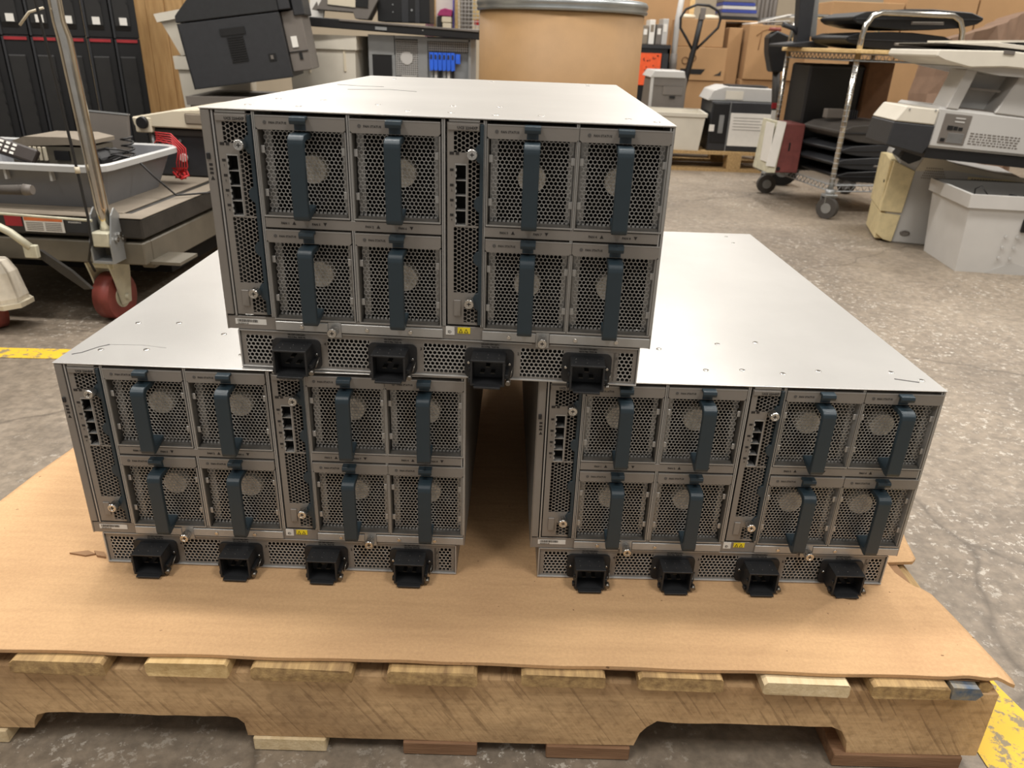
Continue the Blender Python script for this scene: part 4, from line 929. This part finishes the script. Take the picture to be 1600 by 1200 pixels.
bst = thing('blue_folder_stack', 'stack of blue and silver equipment above the brown boxes', 'equipment', (2.09, 6.1, BP+.82))
for k, mt in enumerate((M_BLK2, M_MGREY, mat('navy_blue', (44, 58, 130), .5), M_LGREY, MATS['navy_blue'], M_MGREY)):
    b = B(); b.box(0, .30-.01*k, 0, .25, k*.026, k*.026+.024, .002); b.obj('layer', mt, bst)
b = B(); b.box(-.0, .3, 0, .26, -.012, -.001); b.obj('base', M_BOX, bst)
sk = thing('support_box', 'brown box supporting the blue equipment stack', 'box', (2.09, 6.28, FZ)); b = B(); b.box(0, .4, 0, .3, 0, .93, .003); b.obj('carton', M_BOX, sk)
lp = thing('cream_pads', 'pair of cream foam pads on the top brown box behind the jack handle', 'pads', (1.70, 5.9, BP+.812))
for x in (0.01, .20):
    b = B(); b.lathe([(.07, 0), (.085, .012), (.07, .03), (.02, .036)], (x+.07, .1, 0), 18); b.obj('pad', M_BEIGE, lp)
cu = thing('grey_curtain', 'grey ribbed hanging curtain strip in the far background', 'curtain', (2.40, 6.7, FZ))
for k in range(9):
    b = B(); b.cyl((k*.036, .01*(k % 2), .0), (k*.036, .01*(k % 2), 1.9), .019, .019, 8); b.obj('fold', M_MGREY, cu)
# orange poster crate and glassware shelf
oc = thing('black_crate', 'black open crate holding orange printed pack, right of fibre drum', 'crate', (1.27, 5.62, FZ))
b = B(); b.box(0, .35, 0, .02, 0, .72); b.box(0, .02, 0, .3, 0, .72); b.box(.33, .35, 0, .3, 0, .72); b.box(0, .35, .28, .3, 0, .72); b.obj('frame', M_BLK2, oc)
b = B(); b.box(.0, .35, -.01, .31, .715, .742); b.obj('top_rail', M_DGREY, oc)
b = B(); b.box(.05, .285, -.008, .0, .45, .68); o = b.obj('orange_panel', mat('orange_panel', (226, 88, 40), .55), oc)
b = B(); rnd = random.Random(3)
for k in range(26):
    x, z = rnd.uniform(.14, .27), rnd.uniform(.48, .66); b.prism([(x, z), (x+.012, z+rnd.uniform(-.01, .012)), (x+rnd.uniform(-.004, .01), z+.012)], 'y', -.0095, -.008)
b.obj('black_print', M_BLK2, o)
b = B(); b.box(.295, .34, -.006, .0, .46, .68); b.obj('clear_door', M_DGREY, oc)
for k, (x, h_, mt) in enumerate(((.02, .10, M_PAPER), (.075, .16, M_LGREY), (.13, .13, M_RUB), (.18, .17, M_PAPER), (.235, .14, M_MGREY), (.28, .18, M_LGREY))):
    t = thing('file_holder', ['short white upright file at left end', 'tall light grey file second in row', 'tan binder third in row', 'tall white file fourth in row', 'mid grey file fifth in row', 'tallest light grey file at right end'][k]+' on the black crate', 'file', (1.27+x, 5.66, FZ+.743), 0, 'files standing on the black crate')
    b = B(); b.box(0, .042, 0, .2, 0, h_, .002); b.obj('cover', mt, t); b = B(); b.box(.008, .034, -.001, .001, h_*.5, h_*.8); b.obj('spine_label', M_PAPER if mt is not M_PAPER else M_RUB, t)
vp = thing('vacuum_wand', 'grey upright plastic tube standing beside the file row', 'tube', (1.665, 5.70, FZ))
b = B(); b.tube([(0, 0, 0), (0, 0, .9), (.02, 0, 1.15)], .022, 12); b.obj('tube', M_LGREY, vp); b = B(); b.lathe([(.032, 0), (.032, .6), (.026, .68)], (-.0, 0, .0), 16); b.obj('canister', M_MGREY, vp)
kb = thing('brown_panel', 'tall brown hardboard panel behind the file row and fibre drum', 'panel', (.95, 6.3, FZ)); b = B(); b.box(0, .95, 0, .03, 0, 1.4); b.obj('board', M_BOX, kb); b = B(); b.box(0, .04, -.01, 0, 0, 1.4); b.box(.91, .95, -.01, 0, 0, 1.4); b.obj('batten', M_PINE, kb)

# ================================================================== BACKGROUND, RIGHT
# wire shelf cart: local origin at front-left post foot
wc = thing('wire_shelf_cart', 'chrome wire shelf cart with wooden top board on casters', 'cart', (1.985, 2.95, FZ), R(9))
CW, CD = .485, .66
posts = ((0, 0), (CW, 0), (0, CD), (CW, CD))
b = B(); b.cyl((0, 0, 0), (0, 0, .0025), .0135, .0135, 14); GROOVE = b.mesh('groove_ring', M_STEEL)
for x, y in posts:
    b = B(); b.cyl((x, y, .13), (x, y, .74), .0125, .0125, 14); p_ = b.obj('post', M_CHROME, wc)
    b = B()
    for k in range(24):
        inst('groove_ring', GROOVE, p_, (x, y, .16+k*.0235))
    b.bm.free()
for y in (0, CD):
    b = B(); b.tube([(0, y, .73), (0, y, .80), (.006, y, .84), (.03, y, .88), (.07, y, .897), (CW-.07, y, .897), (CW-.03, y, .88), (CW-.006, y, .84), (CW, y, .80), (CW, y, .73)], .0125, 14); b.obj('handle_bow', M_CHROME, wc)
for z0 in (.125, .70):
    b = B()
    for zz in (z0, z0+.028):
        b.tube([(0, 0, zz), (CW, 0, zz)], .0035, 6); b.tube([(0, CD, zz), (CW, CD, zz)], .0035, 6)
        b.tube([(0, 0, zz), (-.02 if z0 > .5 else 0, CD/2, zz), (0, CD, zz)], .0035, 6); b.tube([(CW, 0, zz), (CW, CD, zz)], .0035, 6)
    for k in range(14):
        x = k*CW/14; b.tube([(x, 0, z0), (x+CW/28, 0, z0+.028), (x+CW/14, 0, z0)], .0022, 4)
    for k in range(18):
        y = k*CD/18; b.tube([(0, y, z0), (0, y+CD/36, z0+.028), (0, y+CD/18, z0)], .0022, 4)
    for k in range(22): b.cyl((0+k*CW/21, 0, z0+.028), (k*CW/21, CD, z0+.028), .0018, .0018, 4)
    o = b.obj('wire_shelf', M_STEEL, wc); o['kind'] = 'stuff'
b = B(); b.prism([(-.03, -.03), (CW+.03, -.03), (CW+.03, CD+.02), (-.03, CD+.02), (-.055, CD*.7), (-.06, CD*.4)], 'z', .730, .748, None, .003); b.obj('wood_top', M_PINE, wc)
for i, (x, y) in enumerate(posts):
    wheel_part(wc, (x-.01, y-.02, .05), .05, .03, M_RUBB, M_STEEL, R((35, 20, 80, 60)[i]))
    b = B(); b.cyl((x, y, .10), (x, y, .135), .022, .022, 12); b.prism([(-.03, .105), (.02, .105), (.006, .045), (-.03, .045)], 'y', y-.022, y-.018, Matrix.Translation((x, 0, 0))); b.prism([(-.03, .105), (.02, .105), (.006, .045), (-.03, .045)], 'y', y+.018, y+.022, Matrix.Translation((x, 0, 0))); b.box(x-.03, x+.03, y-.025, y+.025, .100, .112, .002); b.obj('caster_fork', M_STEEL, wc)
WR = Matrix.Translation((1.985, 2.95, FZ)) @ Matrix.Rotation(R(9), 4, 'Z')
def onc(x, y, z): return tuple(WR @ Vector((x, y, z)))
# monitors lying flat: lens-shaped black shells
def flat_monitor(label, loc, rz, w_, d_, h_, mt, grp, tilt=0, name='flat_monitor'):
    t = thing(name, label, 'monitor', loc, 0, grp, rot=(0, tilt, rz))
    b = B(); N = 12; top = []; bot = []
    prof = [(0, .48), (.04, .30), (.18, .10), (.4, .0), (.6, .0), (.82, .10), (.96, .30), (1, .48)]
    pts = [(x*w_, z*h_) for x, z in prof]+[(w_, h_*.62), (.9*w_, h_*.86), (.6*w_, h_), (.4*w_, h_), (.1*w_, h_*.86), (0, h_*.62)]
    b.prism(pts, 'y', 0, d_, None, .003); b.obj('shell', mt, t)
    b = B(); b.prism([(.02*w_, h_*.5), (.98*w_, h_*.5), (.98*w_, h_*.56), (.02*w_, h_*.56)], 'y', -.004, .0); b.obj('bezel_edge', M_DGREY, t)
    b = B(); b.box(.45*w_, .70*w_, -.003, .001, h_*.26, h_*.42); b.obj('rating_label', M_MGREY, t)
    b = B(); b.box(.46*w_, .69*w_, -.004, -.002, h_*.36, h_*.40); b.obj('label_print', M_LGREY, t)
    return t
flat_monitor('black monitor lying face down on the wooden top of the wire cart', onc(-.045, .05, .749), R(7), .52, .34, .075, M_BLK2, 'flat monitors on top of the wire cart')
flat_monitor('uppermost black monitor lying tilted across the one on the wire cart top', onc(-.03, .05, .826), R(4), .60, .34, .085, M_BLK2, 'flat monitors on top of the wire cart', R(-1.5))
ms = thing('monitor_stand', 'dark grey monitor stand standing at left end of the wire cart top', 'monitor stand', onc(-.04, .47, .749), 0, rot=(0, 0, R(9)))
b = B(); b.prism([(-.015, .0), (.05, .0), (.035, .28), (-.05, .28)], 'y', 0, .05, None, .004); b.obj('neck', M_DGREY, ms)
b = B(); b.prism([(.03, .05), (.10, .05), (.07, .30), (.02, .30)], 'y', .04, .08, None, .003); b.obj('panel', M_STEEL, ms)
b = B(); b.prism([(-.10, .0), (.12, .0), (.12, .012), (.03, .03), (-.10, .012)], 'y', -.06, .14, None, .003); b.obj('foot', M_DGREY, ms)
b = B(); b.tube([(-.10, .02, .10), (-.04, .02, .085), (.0, .02, .05)], .012, 8); b.obj('arm', M_DGREY, ms)
for k, (z, w_, lab) in enumerate(((.1575, .50, 'lowest black monitor in the stack on the bottom shelf of the wire cart'), (.217, .46, 'second black monitor from the bottom in the wire cart stack'), (.2765, .50, 'third black monitor from the bottom in the wire cart stack'))):
    flat_monitor(lab, onc(.045 if k != 1 else .02, .04, z), R(9+3*k), w_, .36, .058, M_BLK2 if k == 0 else M_DGREY, 'stacked monitors on the lower shelf')
flat_monitor('topmost dark grey monitor with white sticker in the lower wire cart stack', onc(.03, .05, .336), R(12), .50, .34, .095, mat('brown_grey_plastic', (64, 60, 56), .6), 'stacked monitors on the lower shelf')
bc = thing('black_case', 'large black case standing at back of the wire cart bottom shelf', 'case', onc(.022, .44, .1575), R(9))
b = B(); b.box(0, .30, 0, .2, 0, .52, .01); b.obj('shell', M_BLK2, bc); b = B(); b.box(.0, .30, -.003, 0, .50, .506); b.obj('lid_seam', M_DGREY, bc)
bb = box_thing('cardboard_box', 'dark brown box at right rear of the wire cart bottom shelf', 'box', onc(.326, .42, .1575), R(9), .14, .2, .535, mat('dark_cardboard', (110, 78, 52), .9))
rbx = thing('red_machine', 'worn dark red and cream machine with hanging paper sheet beside wire cart post', 'machine', (1.765, 3.27, FZ+.1565), R(4))
b = B(); b.box(.045, .165, 0, .2, 0, .24, .004); b.obj('red_panel', mat('worn_red_paint', (104, 52, 48), .6, 0, .2, 20), rbx)
b = B(); b.prism([(.0, 0), (.044, 0), (.06, .245), (.015, .25)], 'y', -.01, .2, None, .002); b.obj('cream_edge', M_CREAMP, rbx)
b = B(); b.prism([(-.012, .035), (.036, .03), (.056, .25), (.012, .255)], 'y', -.016, -.012); b.box(-.004, -.001, -.012, .10, .05, .24); o = b.obj('paper_sheet', M_PAPER, rbx)
b = B(); b.box(.095, .103, -.003, .0, .11, .15); b.obj('slot', M_BLK2, rbx); b = B(); b.cyl((.06, 0, .02), (.06, -.004, .02), .01, .01, 12); b.obj('foot', M_BLK2, rbx)
# lower shelf bits
kb2 = thing('ribbed_heatsink', 'small grey finned block lying on the topmost monitor of lower cart stack', 'equipment', onc(.06, .27, .4325), R(9))
b = B(); b.box(0, .10, 0, .04, 0, .045, .004); b.obj('block', M_MGREY, kb2)
for k in range(5):
    b = B(); b.box(.11+k*.012, .117+k*.012, 0, .04, .0, .04); b.obj('fin', M_DGREY, kb2)
# hand truck
ht = thing('hand_truck', 'grey steel hand truck with black padded head left of the wire cart', 'hand truck', (1.93, 3.86, FZ))
b = B(); b.tube([(.03, 0, .06), (.02, 0, .4), (-.03, 0, .72)], [.026, .024, .02], 10); b.obj('mast', M_CARTB, ht)
b = B(); b.prism([(-.10, .80), (-.06, .83), (.03, .80), (.03, .66), (.0, .62), (-.055, .62), (-.09, .72)], 'y', -.05, .05, None, .008); b.obj('padded_head', M_BLK2, ht)
b = B(); b.cyl((-.06, 0, .828), (-.06, 0, .845), .035, .03, 14); b.obj('cap', M_REDWH, ht)
b = B(); b.box(-.012, .02, -.03, -.024, .28, .42); b.obj('sticker', M_PAPER, ht); b = B(); b.box(-.018, .01, -.03, -.024, .43, .46); b.obj('sticker', M_REDS, ht)
wheel_part(ht, (.12, .02, .095), .095, .06, M_BLK2, M_STEEL, R(80))
b = B(); b.box(-.02, .2, -.02, .12, .08, .11); b.obj('axle_frame', M_CARTG, ht)
# crumpled kraft paper and far boxes
kp = thing('kraft_paper', 'crumpled brown kraft paper mound behind the wire cart at right edge', 'paper', (3.22, 4.2, FZ))
b = B(); rnd = random.Random(9); rows = []
for j in range(9):
    z = j/8*1.0; rows.append([((-.16+.62*i/11)*(1-.12*j/8)+rnd.uniform(-.015, .015), -.04+.3*abs(i/11-.5)+rnd.uniform(-.035, .035)+.12*j/8, z*(.82+.20*i/11)) for i in range(12)])
V = [[b.bm.verts.new(p) for p in r] for r in rows]; Bk = [[b.bm.verts.new((p[0], p[1]+.25, p[2]*.98)) for p in r] for r in rows]
for j in range(8):
    for i in range(11):
        b.bm.faces.new((V[j][i], V[j][i+1], V[j+1][i+1], V[j+1][i])); b.bm.faces.new((Bk[j][i], Bk[j+1][i], Bk[j+1][i+1], Bk[j][i+1]))
for i in range(11): b.bm.faces.new((V[8][i], V[8][i+1], Bk[8][i+1], Bk[8][i]))
for j in range(8):
    b.bm.faces.new((V[j][0], V[j+1][0], Bk[j+1][0], Bk[j][0])); b.bm.faces.new((V[j][11], Bk[j][11], Bk[j+1][11], V[j+1][11]))
b.obj('crumpled_sheet', M_KRAFT, kp)
for k, (x, lab) in enumerate(((2.65, 'brown cardboard carton left of three stacked far behind wire cart'), (3.16, 'brown cardboard carton in middle of three far behind wire cart'), (3.67, 'brown cardboard carton right of three far behind kraft paper'))):
    box_thing('cardboard_carton', lab, 'box', (x, 5.2, FZ), 0, .50, .4, 1.06+.05*k, M_BOX, group='far cartons behind the wire cart')
    
# large office printer on a beige tower printer
ofp = thing('office_printer', 'large white and light grey office printer lying on the beige printer', 'printer', (1.855, 2.2, .270), 0, rot=(0, R(3.5), R(-3)))
b = B(); b.prism([(.145, .025), (.80, .03), (.80, .16), (.145, .17)], 'y', 0, .38, None, .010); b.obj('body', M_LGREY, ofp)
b = B(); b.prism([(.17, .165), (.20, .30), (.240, .30), (.215, .165)], 'y', .0, .12, None, .003); b.prism([(.345, .165), (.395, .30), (.80, .305), (.80, .155)], 'y', .0, .36, None, .004); b.box(.20, .42, .09, .13, .165, .30); b.obj('upper_body', M_LGREY, ofp)
b = B(); b.box(.215, .35, .01, .09, .168, .172); b.box(.225, .355, .03, .088, .235, .243); b.obj('output_tray', M_MGREY, ofp)
b = B(); b.prism([(.03, .16), (.148, .16), (.148, .105), (.0, .105)], 'y', -.004, .22, None, .004); b.obj('front_cover', M_WHITEP, ofp)
b = B(); b.prism([(.0, .103), (.150, .103), (.150, .03), (.135, .0), (-.004, .02)], 'y', -.004, .22, None, .004); b.obj('dark_base', M_DGREY, ofp)
b = B(); b.box(.15, .80, .01, .36, -.012, .024); b.obj('underframe', M_BLK2, ofp)
b = B(); b.box(.175, .272, -.003, .002, .045, .150, .002); o = b.obj('port_recess', M_MGREY, ofp)
for q in ((.195, .215, .094, .109), (.218, .232, .095, .108), (.236, .250, .095, .106), (.182, .198, .052, .064)):
    b = B(); b.box(q[0], q[1], -.005, -.002, q[2], q[3]); b.obj('port', M_BLK2, o)
for k in range(7):
    b = B(); b.box(.205, .262, -.0042, -.002, .052+k*.005, .0545+k*.005); b.obj('vent_slat', M_STEEL, o)
for k in range(2):
    b = B(); b.box(.215, .25, -.0045, -.002, .122+k*.012, .127+k*.012); b.obj('connector', M_LGREY, o)
b = B(); rnd = random.Random(2)
for k in range(5):
    x = .285
    while x < .46:
        wd = rnd.uniform(.004, .014); b.box(x, x+wd, -.0012, .0, .052+k*.009, .056+k*.009); x += wd+.005
b.obj('rating_print', M_MGREY, ofp)
for x, z in ((.042, .150), (.135, .155)):
    b = B(); b.cyl((x, -.003, z), (x, -.007, z), .003, .003, 8); b.obj('cover_screw', M_STEEL, ofp)
b = B(); b.prism([(.06, .352), (.30, .370), (.80, .36), (.80, .318), (.30, .318), (.18, .305), (.09, .318), (.055, .330)], 'y', -.06, .38, None, .004); b.obj('scanner', M_WHITEP, ofp)
b = B(); b.prism([(.20, .300), (.30, .290), (.80, .298), (.80, .318), (.30, .318), (.16, .306)], 'y', -.03, .36); b.obj('scanner_underside', M_LGREY, ofp)
b = B(); b.box(.08, .80, -.05, .36, .366, .376); b.obj('scanner_gap', M_BLK2, ofp)
b = B(); b.prism([(.06, .372), (.24, .392), (.80, .382), (.80, .372), (.24, .378)], 'y', -.06, .36, None, .001); b.obj('scanner_lid', M_WHITEP, ofp)
b = B(); b.prism([(.14, .388), (.345, .408), (.35, .402), (.14, .380)], 'y', -.05, .25); b.prism([(.38, .408), (.50, .392), (.52, .384), (.385, .400)], 'y', -.05, .25); b.obj('feeder_flap', M_WHITEP, ofp)
b = B(); b.box(.275, .312, -.064, -.058, .358, .370, .001); b.obj('latch', M_MGREY, ofp)
b = B(); b.prism([(.30, .38), (.5, .38), (.46, .400), (.34, .402)], 'y', -.02, .25); b.obj('feeder_slot', M_BLK2, ofp)
bt = thing('beige_printer', 'yellowed beige and grey laser printer standing on floor under the office printer', 'printer', (2.115, 2.46, FZ), R(-16))
b = B(); b.prism([(-.075, .10), (-.05, .012), (-.03, .0), (.40, .0), (.40, .30), (.32, .305), (.14, .335), (.03, .375), (-.04, .375), (-.065, .35)], 'y', 0, .36, None, .006); b.obj('body', M_LGREY, bt)
M_YB = mat('yellowed_plastic', (212, 196, 152), .5)
b = B(); b.prism([(.012, .13), (.30, .13), (.30, .335), (.16, .345), (.012, .335)], 'x', -.098, -.070, None, .003); b.prism([(-.098, .13), (-.012, .128), (.0, .30), (-.085, .335)], 'y', -.010, .012, None, .002); b.obj('front_door', M_YB, bt)
b = B(); b.prism([(.012, .01), (.30, .01), (.30, .122), (.012, .122)], 'x', -.092, -.06, None, .003); b.prism([(-.092, .035), (-.06, .012), (-.025, .004), (-.014, .118), (-.095, .122)], 'y', -.010, .012, None, .002); b.obj('paper_drawer', M_YB, bt)
b = B(); b.box(-.0995, -.0975, .04, .06, .24, .25); b.obj('door_slot', M_BLK2, bt)
b = B(); b.prism([(-.07, .345), (-.03, .325), (.01, .345), (.02, .380), (-.05, .382)], 'y', -.006, .20, None, .002); b.obj('top_recess', M_BLK2, bt)
b = B(); b.prism([(.0, .30), (.03, .375), (.14, .338), (.32, .308), (.40, .303), (.40, .285), (.14, .312)], 'y', -.004, .0); b.obj('shoulder_trim', M_BEIGE, bt)
b = B()
for j in range(5):
    for i in range(12-j): b.cyl((.03+i*.008+j*.003, -.0045, .275+j*.010), (.03+i*.008+j*.003, -.006, .275+j*.010), .0025, .0025, 6)
o = b.obj('vent_dots', M_RUB, bt); o['kind'] = 'stuff'
b = B(); b.box(.20, .39, -.003, .0, .225, .292); b.obj('vent_panel', M_YB, bt)
b = B()
for j in range(6):
    for i in range(17): b.box(.207+i*.0105+(j % 2)*.005, .213+i*.0105+(j % 2)*.005, -.0042, -.003, .231+j*.010, .236+j*.010)
o = b.obj('vent_slots', M_MGREY, bt); o['kind'] = 'stuff'
b = B(); b.rings([[(.02+.020*math.cos(t/16*6.283)*s_, y_, .045+.011*math.sin(t/16*6.283)*s_) for t in range(16)] for y_, s_ in ((-.0, 1), (-.004, 1), (-.004, .6), (-.003, .6))]); b.obj('oval_badge', M_MGREY, bt)
# white corrugated bin with cables
WBIN = (2.375, 2.165, FZ)
wbn = crate('corrugated_bin', 'white corrugated plastic bin of black cables in front of beige printer', 'bin', WBIN, R(-6), .44, .31, .285, .022, mat('white_fluted_plastic', (196, 194, 190), .5, 0, .04, 9), .045, .005)
b = B(); b.box(-.045, .055, -.180, -.168, .16, .21, .004); b.obj('handle_hole', M_BLK2, wbn)
b = B(); b.tube([(-.04, -.182, .17), (-.01, -.183, .195), (.02, -.182, .18), (.05, -.183, .2)], .003, 6); b.tube([(-.035, -.182, .19), (.0, -.183, .175), (.04, -.182, .192)], .003, 6); b.obj('cable_glimpse', M_CABLE, wbn)
for x in (-.085, -.045):
    for z in (.06, .10, .14):
        b = B(); b.cyl((x, -.159-z*.08, z), (x, -.1615-z*.08, z), .006, .005, 10); b.obj('rivet', M_LGREY, wbn)
b = B(); b.prism([(-.12, .0), (-.03, .045), (.10, .012), (.22, .012), (.22, .0)], 'y', -.1585, -.157); b.obj('bottom_fold', M_LGREY, wbn)
cbx = thing('cable_heap', 'heap of black cables inside the white corrugated bin', 'cables', (WBIN[0]-.01, WBIN[1], FZ+.008), R(-6))
for k in range(9):
    rnd = random.Random(40+k); b = B(); cx, cy, cz = rnd.uniform(-.06, .14), rnd.uniform(-.05, .05), .12+rnd.uniform(0, .13)
    rr_ = rnd.uniform(.04, .08); b.tube([(cx+rr_*math.cos(a/12*6.283), cy+rr_*.8*math.sin(a/12*6.283), cz+.02*math.sin(a/12*12.56+k)) for a in range(12)], .0042, 6, closed=True); b.obj('cable', M_CABLE, cbx)
b = B(); b.tube([(-.12, .05, .20), (-.14, .02, .27), (-.13, .0, .285), (-.10, -.01, .25)], .0022, 6); b.obj('thin_wire', M_CABLE, cbx)
b = B(); b.box(-.18, .19, -.12, .12, .0, .15, .02); b.obj('cable_mass', M_CABLE, cbx)
gd = thing('curved_headset', 'dark grey curved plastic piece on the cables at right of bin', 'device', (WBIN[0]+.12, WBIN[1]-.02, FZ+.17), R(-20))
b = B(); b.tube([(-.10, 0, 0), (-.07, 0, .075), (.0, 0, .11), (.08, 0, .10)], [.03, .034, .034, .028], 12); b.obj('shell', M_DGREY, gd)
